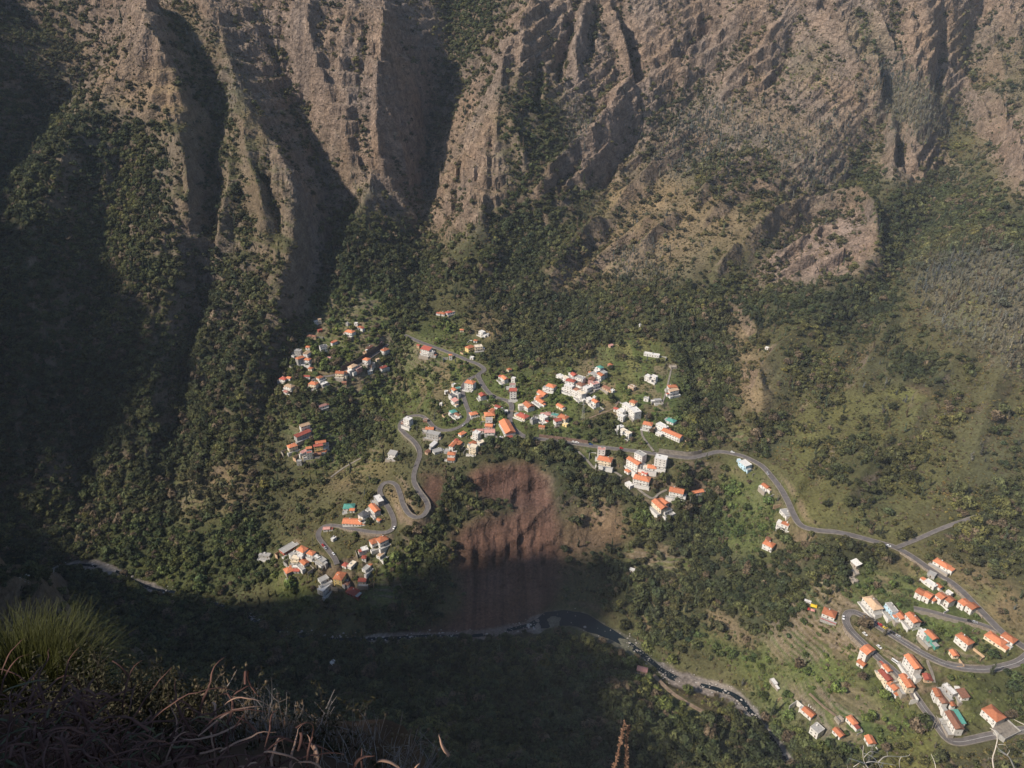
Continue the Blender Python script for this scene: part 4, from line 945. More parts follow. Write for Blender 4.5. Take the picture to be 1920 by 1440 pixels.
n1 = gn.new('ShaderNodeTexNoise'); n1.inputs['Scale'].default_value = 0.45; n1.inputs['Detail'].default_value = 6; n1.inputs['Roughness'].default_value = .65
gl.new(tc.outputs['Position'], n1.inputs['Vector'])
mr = gn.new('ShaderNodeMapRange'); mr.inputs['From Min'].default_value = .3; mr.inputs['From Max'].default_value = .7; mr.inputs['To Min'].default_value = .55; mr.inputs['To Max'].default_value = 1.45
gl.new(n1.outputs['Fac'], mr.inputs['Value'])
mx = gn.new('ShaderNodeVectorMath'); mx.operation = 'SCALE'
gl.new(at.outputs['Color'], mx.inputs[0]); gl.new(mr.outputs[0], mx.inputs['Scale'])
gl.new(mx.outputs[0], gb.inputs['Base Color'])
mp = gn.new('ShaderNodeMapping'); mp.inputs['Rotation'].default_value = (R(20), R(-38), 0); mp.inputs['Scale'].default_value = (.075, .075, .105)
gl.new(tc.outputs['Position'], mp.inputs['Vector'])
n2 = gn.new('ShaderNodeTexNoise'); n2.inputs['Scale'].default_value = 1.0; n2.inputs['Detail'].default_value = 10; n2.inputs['Roughness'].default_value = .66; n2.inputs['Distortion'].default_value = .6
gl.new(mp.outputs[0], n2.inputs['Vector'])
vo = gn.new('ShaderNodeTexVoronoi'); vo.feature = 'DISTANCE_TO_EDGE'; vo.inputs['Scale'].default_value = 1.1
vd = gn.new('ShaderNodeVectorMath'); vd.operation = 'MULTIPLY_ADD'; vd.inputs[1].default_value = (.5, .5, .5)
gl.new(n2.outputs['Color'], vd.inputs[0]); gl.new(mp.outputs[0], vd.inputs[2]); gl.new(vd.outputs[0], vo.inputs['Vector'])
ck = gn.new('ShaderNodeMapRange'); ck.inputs['From Max'].default_value = .10; ck.inputs['To Min'].default_value = .0; ck.inputs['To Max'].default_value = 1.0
gl.new(vo.outputs['Distance'], ck.inputs['Value'])
hs = gn.new('ShaderNodeMath'); hs.operation = 'MULTIPLY_ADD'; hs.inputs[1].default_value = .13
gl.new(ck.outputs[0], hs.inputs[0]); gl.new(n2.outputs['Fac'], hs.inputs[2])
bs = gn.new('ShaderNodeMath'); bs.operation = 'MULTIPLY_ADD'; bs.inputs[1].default_value = 6.5; bs.inputs[2].default_value = 1.0
gl.new(at.outputs['Alpha'], bs.inputs[0])
bp = gn.new('ShaderNodeBump'); bp.inputs['Strength'].default_value = 1.0
gl.new(bs.outputs[0], bp.inputs['Distance'])
gl.new(hs.outputs[0], bp.inputs['Height']); gl.new(bp.outputs[0], gb.inputs['Normal'])
# rock tone follows the bump noise, darker where it is low
rs = gn.new('ShaderNodeMapRange'); rs.inputs['From Min'].default_value = .32; rs.inputs['From Max'].default_value = .68; rs.inputs['To Min'].default_value = .48; rs.inputs['To Max'].default_value = 1.45
gl.new(n2.outputs['Fac'], rs.inputs['Value'])
rm = gn.new('ShaderNodeMix'); rm.data_type = 'FLOAT'; rm.inputs['A'].default_value = 1.0
gl.new(at.outputs['Alpha'], rm.inputs['Factor']); gl.new(rs.outputs[0], rm.inputs['B'])
rx = gn.new('ShaderNodeVectorMath'); rx.operation = 'SCALE'; gl.new(mx.outputs[0], rx.inputs[0]); gl.new(rm.outputs[0], rx.inputs['Scale'])
gl.new(rx.outputs[0], gb.inputs['Base Color'])

NC, NR = 800, 1080
ss = np.linspace(-1, 1, NC)
yrow = np.geomspace(258, 1980, NR)
S_, Yv = np.meshgrid(ss, yrow)
# half width of the view (with a margin) at each distance
wid = np.interp(yrow, [258, 330, 420, 560, 700, 900, 1200, 1600, 1980], [1.20, 1.14, 1.07, .98, .90, .84, .77, .70, .67])
Xv = S_ * (wid * yrow)[:, None]
Zv = height(Xv, Yv)
tmv = samp(TM, (Yv - Y0) / g2, (Xv - X0) / g2)
Zv = terraced(Zv, tmv, Xv, Yv)
slv = samp(np.vstack([np.zeros((vy0, n2x)), steep]), (Yv - Y0) / g2, (Xv - X0) / g2)
nrv = samp(NEAR_ROAD, (Yv - Y0) / g2, (Xv - X0) / g2)
calm = sstep(2.0, 14.0, nrv)
rockv = cover_at(Xv, Yv, Zv)
calm *= 1 - np.clip(tmv, 0, 1) * .9
Zv = Zv + calm * (fbm(Xv * .03, Yv * .03, 4) * 3.0 + slv * (1.5 + 1.5 * rockv['R']) * (ridged(Xv * .022 + .4 * fbm(Xv * .01, Yv * .01), Zv * .012 + Yv * .004, 4) - .5) * 3.0)
rk = calm * np.clip(rockv['R'] + rockv['D'] * .3 + slv * .35, 0, 1)
Zv = Zv + rk * ridged(Xv * .07, Zv * .05 + Yv * .02, 3) * 2.8
# lava beds: ledges and short cliffs across the ribs
dip = np.where(Xv > -60, .55, -.15) * sstep(0, 60, np.abs(Xv + 60)) * Xv
for hb, amp, fr in ((24.0, .85, .006), (9.5, .65, .013)):
    qb = (Zv - dip) / hb + .9 * fbm(Xv * fr, Yv * fr, 3); fb = qb - np.floor(qb)
    Zv = Zv + rk * hb * (sstep(.5, .9, fb) - fb) * amp * sstep(-.35, .25, fbm(Xv * .012 + 70 + hb, Yv * .012, 3))
# broken blocks
cell = 9.0; wx_ = Xv / cell + .5 * fbm(Xv * .05, Yv * .05, 2); wy_ = (Yv + Zv * .6) / cell + .5 * fbm(Xv * .05 + 9, Yv * .05, 2)
hsh = _perm[(_perm[np.floor(wx_).astype(int) & 255] + np.floor(wy_).astype(int)) & 255] / 255.0
Zv = Zv + rk * (hsh - .5) * 3.0
Zv = Zv + rk * ridged(Xv * .16, Yv * .16, 2) * 1.3
# normals and cover
dzr, dzc = np.gradient(Zv)
dyr = np.gradient(Yv, axis=0); dxc = np.gradient(Xv, axis=1); dxr = np.gradient(Xv, axis=0)
fx_ = dzc / dxc; fy_ = (dzr - fx_ * dxr) / dyr
NZ = 1 / np.sqrt(1 + fx_ ** 2 + fy_ ** 2)
CV = cover_at(Xv, Yv, Zv)
riv = samp(NEAR_RIVER, (Yv - Y0) / g2, (Xv - X0) / g2)
gu, gv = project(Xv, Yv, Zv)
bedw = np.interp(gu, [0, 90, 150, 210, 250, 285, 300, 340, 430, 520, 640, 730, 1000, 1020, 1235, 1262, 1340, 1395, 1480], [1, 4, 6, 4, 1.2, 4, 4, 1.2, .8, .8, 1.2, 4, 3.5, .5, .5, 7, 6, 4, 1.2])
shown = np.interp(gu, [85, 100, 215, 235, 250, 262, 300, 312, 680, 700, 1010, 1020, 1225, 1245, 1390, 1410], [0, 1, 1, .0, .0, 1, 1, 0, 0, .5, .5, .2, .2, 1, 1, .6])
CV['V'] = CV['V'] + 1.6 * shown * (1 - sstep(.2 * bedw, bedw, riv + 3.5 * fbm(Xv * .05, Yv * .05, 3)))
for k in 'FSEYBG':
    CV[k] = CV[k] * (1 - np.clip(CV['V'], 0, 1))
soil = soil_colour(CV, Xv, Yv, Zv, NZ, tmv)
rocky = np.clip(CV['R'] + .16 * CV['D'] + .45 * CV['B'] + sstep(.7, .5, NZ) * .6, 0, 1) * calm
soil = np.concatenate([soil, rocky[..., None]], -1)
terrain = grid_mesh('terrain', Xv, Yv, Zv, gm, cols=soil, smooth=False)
terrain['kind'] = 'structure'; terrain['label'] = 'steep valley sides with brown rock ribs, dry grass and green terraces'
# the mountainside this side of the valley and all round, out of the view; left crests shaped for their shadow
gxs = np.arange(X0, X1, 20.0); gys = np.arange(Y0, Y1, 20.0)
Xo, Yo = np.meshgrid(gxs, gys)
Zo = height(Xo, Yo)
inview = (Yo > 268) & (Yo < 1950) & (np.abs(Xo) < np.interp(Yo, yrow, wid * yrow) - 22)
q = ~(inview[:-1, :-1] & inview[1:, :-1] & inview[:-1, 1:] & inview[1:, 1:])
edge = (Yo > 255) & (np.abs(Xo) < np.interp(Yo, yrow, wid * yrow) + 5) & (Yo < 1985)
Zo = Zo - np.where(edge, 7.0, 0.0)
co = np.tile(np.array([.09, .08, .05, .3]), Xo.shape + (1,))
hillside = grid_mesh('mountainside', Xo, Yo, Zo, gm, keep=q, cols=co)
hillside['kind'] = 'structure'; hillside['label'] = 'unseen surrounding mountain slopes, left crests shaped to shade the valley'
# ------------------------------------------------------------------ vegetation
def leaf_mat(name, src):
    m, n, l, b = node_mat(name, 0.75, 0.15)
    if src == 'INSTANCER':
        a = n.new('ShaderNodeAttribute'); a.attribute_type = 'INSTANCER'; a.attribute_name = 'tint'; out = a.outputs['Color']
    else:
        a = n.new('ShaderNodeObjectInfo'); out = a.outputs['Color']
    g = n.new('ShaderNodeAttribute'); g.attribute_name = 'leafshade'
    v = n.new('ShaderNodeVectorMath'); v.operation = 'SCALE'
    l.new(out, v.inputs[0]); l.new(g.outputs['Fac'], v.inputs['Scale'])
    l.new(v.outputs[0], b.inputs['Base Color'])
    return m
LEAF_I, LEAF_O = leaf_mat('foliage_mass', 'INSTANCER'), leaf_mat('foliage', 'OBJECT')
bark, _n, _l, _b = node_mat('bark', 0.9); _b.inputs['Base Color'].default_value = (.09, .065, .045, 1)
def mesh_from(name, verts, faces, mats, shade=None, smooth=False):
    me = bpy.data.meshes.new(name)
    me.from_pydata([tuple(v) for v in verts], [], faces)
    if shade is not None:
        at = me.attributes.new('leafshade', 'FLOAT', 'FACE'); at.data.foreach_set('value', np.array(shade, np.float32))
    for m in mats: me.materials.append(m)
    if smooth: me.polygons.foreach_set('use_smooth', np.ones(len(faces), bool))
    me.update()
    return me
def crown_geo(blobs, per, size, seed, droop=0.0):
    r = np.random.default_rng(seed)
    V, Fc, Sh = [], [], []
    for (cx, cy, cz, rx, rz) in blobs:
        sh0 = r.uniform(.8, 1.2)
        # solid heart of the clump, its colour darkened as inner shade
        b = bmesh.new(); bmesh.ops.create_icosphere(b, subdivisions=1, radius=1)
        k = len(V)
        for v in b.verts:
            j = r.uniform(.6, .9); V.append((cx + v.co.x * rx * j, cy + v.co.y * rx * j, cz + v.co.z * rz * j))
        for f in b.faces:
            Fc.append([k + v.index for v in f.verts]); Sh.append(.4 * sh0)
        b.free()
        for i in range(per):
            d = r.normal(size=3); d /= np.linalg.norm(d)
            if d[2] < -.45: d[2] *= -1
            p = np.array([cx + d[0] * rx, cy + d[1] * rx, cz + d[2] * rz]) * 1.0
            nrm = d + r.normal(size=3) * .32; nrm /= np.linalg.norm(nrm)
            t = np.cross(nrm, r.normal(size=3)); t /= np.linalg.norm(t); w = np.cross(nrm, t)
            s = size * r.uniform(.6, 1.35) * (rx + rz) * .5
            k = len(V)
            V += [p + t * s, p + w * s * .6, p - t * s, p - w * s * .6]
            Fc.append([k, k + 1, k + 2, k + 3]); Sh.append(sh0 * r.uniform(.7, 1.3))
    return V, Fc, Sh
def broad_blobs(seed):
    r = np.random.default_rng(seed)
    B = [(0, 0, .62, .33, .30)]
    for i in range(6):
        a = i * 1.047 + r.uniform(-.4, .4); d = r.uniform(.2, .36)
        B.append((math.cos(a) * d, math.sin(a) * d, r.uniform(.36, .66), r.uniform(.17, .26), r.uniform(.15, .24)))
    return B
def tall_blobs(seed):
    r = np.random.default_rng(seed)
    return [(r.uniform(-.12, .12), r.uniform(-.12, .12), .22 + .17 * i, .26 - .035 * i + r.uniform(-.04, .04), .13) for i in range(5)]
def shrub_blobs(seed):
    r = np.random.default_rng(seed)
    return [(r.uniform(-.25, .25), r.uniform(-.25, .25), r.uniform(.12, .3), r.uniform(.2, .32), r.uniform(.15, .25)) for i in range(4)]
def cane_geo(seed):
    r = np.random.default_rng(seed); V, Fc, Sh = [], [], []
    for i in range(60):
        a = r.uniform(0, 6.28); d = r.uniform(0, .45) ; x, y = math.cos(a) * d, math.sin(a) * d
        h = r.uniform(.5, 1.); lx, ly = r.normal(0, .16, 2); w = .035; t = r.uniform(0, 3.14); cx, cy = math.cos(t) * w, math.sin(t) * w
        k = len(V)
        V += [(x - cx, y - cy, 0), (x + cx, y + cy, 0), (x + lx * .5 + cx, y + ly * .5 + cy, h * .7), (x + lx * .5 - cx, y + ly * .5 - cy, h * .7), (x + lx * 1.6, y + ly * 1.6, h * (.75 + r.uniform(0, .3)))]
        s = r.uniform(.7, 1.35); Fc += [[k, k + 1, k + 2, k + 3], [k + 3, k + 2, k + 4]]; Sh += [s, s * 1.1]
    return V, Fc, Sh
KINDS = {'broad': [crown_geo(broad_blobs(s), 34, .30, s) for s in (1, 2, 3)],
         'tall': [crown_geo(tall_blobs(s), 34, .34, s) for s in (11, 12)],
         'shrub': [crown_geo(shrub_blobs(s), 24, .36, s) for s in (21, 22)],
         'cane': [cane_geo(s) for s in (31, 32)]}
def trunk_mesh(h, seed):
    r = np.random.default_rng(seed)
    V, Fc = [], []
    rings = [(0, 0, -.10, .045), (.01, .0, .2, .03), (.02, .01, .45, .018)]
    for (x, y, z, rad) in rings:
        for i in range(6): V.append((x + math.cos(i * 1.047) * rad, y + math.sin(i * 1.047) * rad, z * h))
    for j in range(2):
        for i in range(6): Fc.append([j * 6 + i, j * 6 + (i + 1) % 6, j * 6 + 6 + (i + 1) % 6, j * 6 + 6 + i])
    for i in range(4):                               # limbs
        a = i * 1.57 + r.uniform(-.3, .3); k = len(V)
        for (f, rad) in ((0, .014), (1, .004)):
            for q in range(3): V.append((.015 + math.cos(a) * .25 * f + math.cos(q * 2.09) * rad, math.sin(a) * .25 * f + math.sin(q * 2.09) * rad, (.25 + .28 * f) * h))
        for q in range(3): Fc.append([k + q, k + (q + 1) % 3, k + 3 + (q + 1) % 3, k + 3 + q])
    return mesh_from('trunk', V, Fc, [bark])
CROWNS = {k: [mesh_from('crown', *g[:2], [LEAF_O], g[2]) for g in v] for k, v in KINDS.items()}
TRUNKS = [trunk_mesh(1, s) for s in (1, 2, 3)]

# where things grow
cellA = np.abs((Xv[:-1, 1:] - Xv[:-1, :-1]) * (Yv[1:, :-1] - Yv[:-1, :-1]))
nz_ = NZ[:-1, :-1]; area = cellA / np.maximum(nz_, .35)
c_ = {k: v[:-1, :-1] for k, v in CV.items()}
xc, yc = Xv[:-1, :-1], Yv[:-1, :-1]
hollow = np.clip(samp(np.clip(blur(H2, 9) - H2, -12, 12), (yc - Y0) / g2, (xc - X0) / g2) / 6, -1, 1)
roadd = nrv[:-1, :-1]
hard = samp(BUILT, (yc - Y0) / g2, (xc - X0) / g2)
clump = sstep(-.25, .3, fbm(xc * .03, yc * .03, 4) + .25 * hollow)
flat = sstep(.30, .62, nz_)
poolw = np.interp(gu[:-1, :-1], [990, 1012, 1030, 1110, 1190, 1240, 1262, 1290], [0, 7, 11, 10, 4, 1, 4, 0])
open_ = sstep(0, 3, riv[:-1, :-1] + 4 - poolw) * (1 - np.clip(hard, 0, 1)) * sstep(2.0, 4.5, roadd) * (1 - np.clip(c_['D'] * 1.3 + c_['V'] * 1.5, 0, 1))
dens = {
 'broad': (c_['F'] * .085 * (.35 + .65 * clump) + (c_['S'] * .018 + c_['G'] * .011 + c_['B'] * .006 + c_['Y'] * .002 + c_['R'] * .022 * np.clip(hollow, 0, 1)) * clump * 1.3) * sstep(.22, .5, nz_),
 'shrub': (c_['F'] * .03 + (c_['S'] * .27 + c_['B'] * .09 + c_['Y'] * .13 + c_['G'] * .13 * (1 - np.clip(c_['T'], 0, 1) * .8) + c_['R'] * .042 * (1 + 1.4 * hollow).clip(0, 3) + c_['E'] * .06) * (.25 + .75 * clump)) * flat,
 'tall': (c_['E'] * .085 + c_['F'] * .016 * sstep(-.1, .3, fbm(xc * .01 + 3, yc * .01 + 8, 3)) + c_['S'] * .004) * flat,
 'cane': (c_['F'] * .005 + c_['G'] * .16 * (1 - np.clip(c_['T'], 0, 1) * .5) * sstep(-.05, .3, fbm(xc * .018 + 30, yc * .018, 3)) + c_['E'] * .02) * flat,
}
PTS = {}
for k, d in dens.items():
    n = rng.poisson(np.clip(d * open_ * area, 0, 3))
    iy, ix = np.nonzero(n); rep = n[iy, ix]; iy = np.repeat(iy, rep); ix = np.repeat(ix, rep)
    jy = iy + rng.random(len(iy)); jx = ix + rng.random(len(ix))
    x, y, z = samp(Xv, jy, jx), samp(Yv, jy, jx), samp(Zv, jy, jx)
    cv = {q: samp(v, jy, jx) for q, v in CV.items()}
    near = samp(np.pad(roadd, ((0, 1), (0, 1)), mode='edge'), jy, jx); bt = samp(BUILT, (y - Y0) / g2, (x - X0) / g2)
    N = len(x); u = rng.random(N); lg = rng.lognormal(0, .38, N)
    pat = fbm(x * .02, y * .02, 3); pat2 = fbm(x * .008 + 50, y * .008, 2)
    if k == 'broad': s = np.clip(5.4 * lg * (1 + .3 * pat) * (1 + .35 * np.clip(cv['F'], 0, 1)), 2.6, 14); h = s * rng.uniform(.8, 1.15, N)
    elif k == 'shrub': s = np.clip(2.3 * lg, 1.0, 5); h = s * rng.uniform(.7, 1.3, N)
    elif k == 'tall': s = np.clip(3.0 * lg, 1.6, 6); h = s * rng.uniform(1.5, 2.6, N)
    else: s = np.clip(2.8 * lg, 1.6, 5); h = s * rng.uniform(.7, 1.1, N)
    ok = (near > s * .30 + .6) & (bt < .3)
    base = np.zeros((N, 3))
    if k == 'broad': base[:] = (.046, .058, .023); alt = np.array((.098, .098, .038))
    elif k == 'shrub': base[:] = (.118, .094, .044); alt = np.array((.115, .114, .036))
    elif k == 'tall': base[:] = (.135, .135, .115); alt = np.array((.15, .15, .11))
    else: base[:] = (.125, .14, .052); alt = np.array((.17, .165, .075))
    m = np.clip(.35 + pat * .9 + (u - .5) * .6, 0, 1)[:, None]
    tint = base * (1 - m) + alt * m
    if k in ('shrub', 'broad'):
        tot = sum(cv[q] for q in 'FSERBYGD') + 1e-3
        gfrac = ((cv['G']) / tot)[:, None]; yfrac = (cv['Y'] / tot)[:, None]; efrac = (cv['E'] / tot)[:, None]; bfrac = ((cv['B'] + cv['R'] * .6) / tot)[:, None]
        tint = tint * (1 - gfrac) + gfrac * np.array((.098, .135, .036)) * (.8 + .5 * rng.random((N, 1)))
        tint = tint * (1 - yfrac * .8) + yfrac * .8 * np.array((.125, .118, .04))
        tint = tint * (1 - efrac * .6) + efrac * .6 * np.array((.14, .135, .11))
        tint = tint * (1 - bfrac * .5) + bfrac * .5 * np.array((.15, .115, .06))
    if k == 'tall':
        fr_ = (cv['F'] / (cv['F'] + cv['E'] + 1e-3) > .5); tint[fr_] = np.array((.070, .085, .045)) * rng.uniform(.7, 1.3, (fr_.sum(), 1)); h = np.where(fr_, h * 1.35, h); s = np.where(fr_, s * 1.15, s)
    tint = tint * rng.uniform(.55, 1.6, (N, 1)) * 1.06 * (1 + .45 * np.clip(pat2, -.6, .8))[:, None]
    hs_ = (rng.normal(0, .10, N) + .25 * pat2)[:, None]; tint = tint * np.concatenate([1 + hs_ * .8, 1 + hs_ * .25, 1 - hs_ * .6], 1).clip(.4, 1.8)
    tint *= .92
    brown = rng.random(N) < ((.05 if k != 'shrub' else .12) + .08 * (pat2 > .1))
    tint[brown] = np.array((.16, .12, .075)) * rng.uniform(.6, 1.1, (brown.sum(), 1))
    if k == 'broad':                                     # trees that close in over the end of the side lane
        e_ = hits([1824, 1838, 1848, 1852, 1856], [988, 980, 972, 962, 976]); m_ = len(e_)
        x, y, z = np.append(x, e_[:, 0]), np.append(y, e_[:, 1]), np.append(z, e_[:, 2]); s = np.append(s, np.full(m_, 11.)); h = np.append(h, np.full(m_, 10.)); tint = np.vstack([tint, np.tile((.05, .058, .026), (m_, 1))]); ok = np.append(ok, np.ones(m_, bool)); N += m_
    P = dict(x=x, y=y, z=z - .12 * s, s=s, h=h, tint=np.clip(tint, .01, .5), rot=rng.random(N) * 6.283, var=rng.integers(0, 6, N))
    PTS[k] = {q: v[ok] for q, v in P.items()}
print('PLANTS', {k: len(v['x']) for k, v in PTS.items()})

def set_props(o, label=None, cat=None, group=None, kind=None):
    for k, v in (('label', label), ('category', cat), ('group', group), ('kind', kind)):
        if v: o[k] = v
    return o
def empty(name, loc=(0, 0, 0), rz=0.0):
    o = bpy.data.objects.new(name, None); COL.objects.link(o); o.location = loc; o.rotation_euler = (0, 0, rz); o.empty_display_size = .1
    return o
def child(name, me, parent, label=None, mat=None):
    o = bpy.data.objects.new(name, me); COL.objects.link(o)
    o.parent = parent
    if label: o['label'] = label
    return o
# the 300 trees that show largest stand singly, the rest form the woods
P = PTS['broad']
f_ = P['y'] * CP - P['z'] * SP
pu, pv = project(P['x'], P['y'], P['z'])
big = P['s'] / f_ * F
vis = (pu > 0) & (pu < 1920) & (pv > 60) & (pv < 1436)
order = np.argsort(-np.where(vis, big, 0))
pick = order[:300]
def add_tree(i, cr, tr, x, y, z, s, h, rot, tint, name, label, group, cat='tree'):
    t = empty(name, (x, y, z), rot)
    t.scale = (s, s, h)
    c = child('crown', cr, t); c.color = (*tint, 1)
    child('trunk', tr, t)
    set_props(t, label, cat, group)
    return t
for n, i in enumerate(pick):
    u, v = pu[i], pv[i]
    tr_, tg_ = P['tint'][i][0], P['tint'][i][1]; lum = tr_ + tg_
    tone = 'brownish' if tr_ > tg_ * 1.15 else ('dark green' if lum < .11 else ('olive green' if lum < .17 else 'pale green'))
    size = 'broad' if P['s'][i] > 10.5 else ('tall' if P['h'][i] > P['s'][i] else 'round')
    if v > 1180 and u < 1240:
        row = 'lowest rows' if v > 1370 else 'mid slope' if v > 1270 else 'stream edge'
        part = next(q for lim, q in ((520, 'behind ledge bushes'), (760, 'right of ledge plants'), (960, 'left of bottom centre'), (1130, 'left of flower spikes'), (9999, 'right of flower spikes')) if u < lim)
        lab, grp = f'{size} {tone} tree in shaded bottom wood, {row}, {part}', 'trees of the shaded bottom wood'
    elif u >= 1240 and v > 1300: lab, grp = f'{size} {tone} tree in the sunlit wood right of the stream bed', 'trees of the sunlit lower wood'
    elif u < 560: lab, grp = f'{size} {tone} tree in the wood by the stony river at the left', 'trees by the left river bend'
    elif u < 1240: lab, grp = f'{size} {tone} tree on the slopes around the red landslide', 'trees around the landslide'
    else: lab, grp = f'{size} {tone} tree ' + ('in the gully left of the hairpin road' if u < 1480 else 'among the roads and gardens of the right slope'), 'trees of the right slope'
    add_tree(n, CROWNS['broad'][int(P['var'][i]) % 3], TRUNKS[n % 3], P['x'][i], P['y'][i], P['z'][i], P['s'][i], P['h'][i], P['rot'][i], P['tint'][i], 'broadleaf_tree', lab, grp)
keep = np.ones(len(P['x']), bool); keep[pick] = False
PTS['broad'] = {k: v[keep] for k, v in P.items()}
def scatter(name, label, kinds):
    allp = [PTS[k] for k in kinds]
    cat = lambda q: np.concatenate([p[q] for p in allp])
    codes = []
    srcs = []
    for k, p in zip(kinds, allp):
        nv = len(CROWNS[k]); codes.append(len(srcs) + p['var'] % nv)
        srcs += CROWNS[k]
    code = np.concatenate(codes)
    n = len(code)
    me = bpy.data.meshes.new(name); me.vertices.add(n)
    me.vertices.foreach_set('co', np.stack([cat('x'), cat('y'), cat('z')], -1).astype(np.float32).ravel())
    def attr(nm, tp, arr, fld):
        a = me.attributes.new(nm, tp, 'POINT'); a.data.foreach_set(fld, np.ascontiguousarray(arr).ravel())
    attr('size', 'FLOAT_VECTOR', np.stack([cat('s'), cat('s'), cat('h')], -1).astype(np.float32), 'vector')
    attr('turn', 'FLOAT_VECTOR', np.stack([0 * cat('rot'), 0 * cat('rot'), cat('rot')], -1).astype(np.float32), 'vector')
    attr('tint', 'FLOAT_COLOR', np.concatenate([cat('tint'), np.ones((n, 1))], -1).astype(np.float32), 'color')
    attr('sort', 'INT', code.astype(np.int32), 'value')
    me.materials.append(LEAF_I)
    ng = bpy.data.node_groups.new(name, 'GeometryNodeTree')
    ng.interface.new_socket('Geometry', in_out='INPUT', socket_type='NodeSocketGeometry')
    ng.interface.new_socket('Geometry', in_out='OUTPUT', socket_type='NodeSocketGeometry')
    N, L = ng.nodes, ng.links
    gi, go = N.new('NodeGroupInput'), N.new('NodeGroupOutput')
    def named(nm, tp):
        a = N.new('GeometryNodeInputNamedAttribute'); a.data_type = tp; a.inputs['Name'].default_value = nm; return a.outputs[0]
    join = N.new('GeometryNodeJoinGeometry')
    for i, src in enumerate(srcs):
        holder = SOURCES[src.name]
        oi = N.new('GeometryNodeObjectInfo'); oi.inputs['Object'].default_value = holder
        cmp_ = N.new('FunctionNodeCompare'); cmp_.data_type = 'INT'; cmp_.operation = 'EQUAL'
        L.new(named('sort', 'INT'), cmp_.inputs[2]); cmp_.inputs[3].default_value = i
        sm = N.new('GeometryNodeSetMaterial'); sm.inputs['Material'].default_value = LEAF_I
        L.new(oi.outputs['Geometry'], sm.inputs['Geometry'])
        ip = N.new('GeometryNodeInstanceOnPoints')
        L.new(gi.outputs[0], ip.inputs['Points']); L.new(cmp_.outputs[0], ip.inputs['Selection']); L.new(sm.outputs[0], ip.inputs['Instance'])
        L.new(named('size', 'FLOAT_VECTOR'), ip.inputs['Scale'])
        er = N.new('FunctionNodeEulerToRotation'); L.new(named('turn', 'FLOAT_VECTOR'), er.inputs[0]); L.new(er.outputs[0], ip.inputs['Rotation'])
        L.new(ip.outputs[0], join.inputs[0])
    L.new(join.outputs[0], go.inputs[0])
    o = bpy.data.objects.new(name, me); COL.objects.link(o)
    md = o.modifiers.new('scatter', 'NODES'); md.node_group = ng
    set_props(o, label, None, None, 'stuff')
    return o
# one growing plant of each sort lends its crown to the masses
SOURCES = {}
for k, (nm, lab, grp) in {'broad': ('broadleaf_tree', None, None), 'tall': ('eucalyptus_tree', 'slender grey green eucalyptus on the blue grey patch under the upper right cliffs', 'single eucalyptus trees'),
                          'shrub': ('bush', 'small olive bush standing in the dry scrub on the right hand slope', 'single scrub bushes'), 'cane': ('cane_clump', 'upright pale green cane clump in the gardens at the lower right', 'single cane clumps')}.items():
    for j, me in enumerate(CROWNS[k]):
        got = [o for o in bpy.data.objects if o.data is me]
        if got: SOURCES[me.name] = got[0]; continue
        p = PTS[k]
        uu, vv = project(p['x'], p['y'], p['z'])
        box = {'tall': (1640, 130, 1760, 260), 'shrub': (1500, 780, 1780, 960), 'cane': (1600, 1240, 1760, 1420), 'broad': (0, 0, 1920, 1440)}[k]
        cand = np.nonzero((uu > box[0]) & (uu < box[2]) & (vv > box[1]) & (vv < box[3]))[0]
        i = int(cand[(7 * j + 3) % len(cand)]) if len(cand) else 0
        t = empty(nm, (p['x'][i], p['y'][i], p['z'][i]), p['rot'][i]); t.scale = (p['s'][i], p['s'][i], p['h'][i])
        c = child('crown', me, t); c.color = (*p['tint'][i], 1)
        if k in ('tall', 'broad'): child('trunk', TRUNKS[0], t)
        set_props(t, lab or 'broadleaf tree in the wood', {'tall': 'tree', 'shrub': 'bush', 'cane': 'cane', 'broad': 'tree'}[k], grp)
        SOURCES[me.name] = c
        kk = np.ones(len(p['x']), bool); kk[i] = False
        PTS[k] = {q: v[kk] for q, v in p.items()}
scatter('forest', 'dense broadleaf woods covering the valley sides and ravines', ['broad'])
scatter('scrub', 'low brown and green scrub over the slopes', ['shrub'])
scatter('eucalyptus_wood', 'pale blue grey thickets of young eucalyptus on the upper right slopes', ['tall'])
scatter('cane_undergrowth', 'pale green cane and garden growth on the terraces', ['cane'])
# ------------------------------------------------------------------ houses
def plain(name, rgb, rough=.85, noise=.18, scale=1.2, bump=0.0, spec=.2):
    m, n, l, b = node_mat(name, rough, spec)
    t = n.new('ShaderNodeTexCoord'); k = n.new('ShaderNodeTexNoise'); k.inputs['Scale'].default_value = scale; k.inputs['Detail'].default_value = 5
    l.new(t.outputs['Object'], k.inputs['Vector'])
    r = n.new('ShaderNodeMapRange'); r.inputs['From Min'].default_value = .3; r.inputs['From Max'].default_value = .7; r.inputs['To Min'].default_value = 1 - noise; r.inputs['To Max'].default_value = 1 + noise
    l.new(k.outputs['Fac'], r.inputs['Value'])
    v = n.new('ShaderNodeVectorMath'); v.operation = 'SCALE'; v.inputs[0].default_value = rgb
    l.new(r.outputs[0], v.inputs['Scale']); l.new(v.outputs[0], b.inputs['Base Color'])
    if bump:
        p = n.new('ShaderNodeBump'); p.inputs['Strength'].default_value = bump; p.inputs['Distance'].default_value = .1
        l.new(k.outputs['Fac'], p.inputs['Height']); l.new(p.outputs[0], b.inputs['Normal'])
    return m
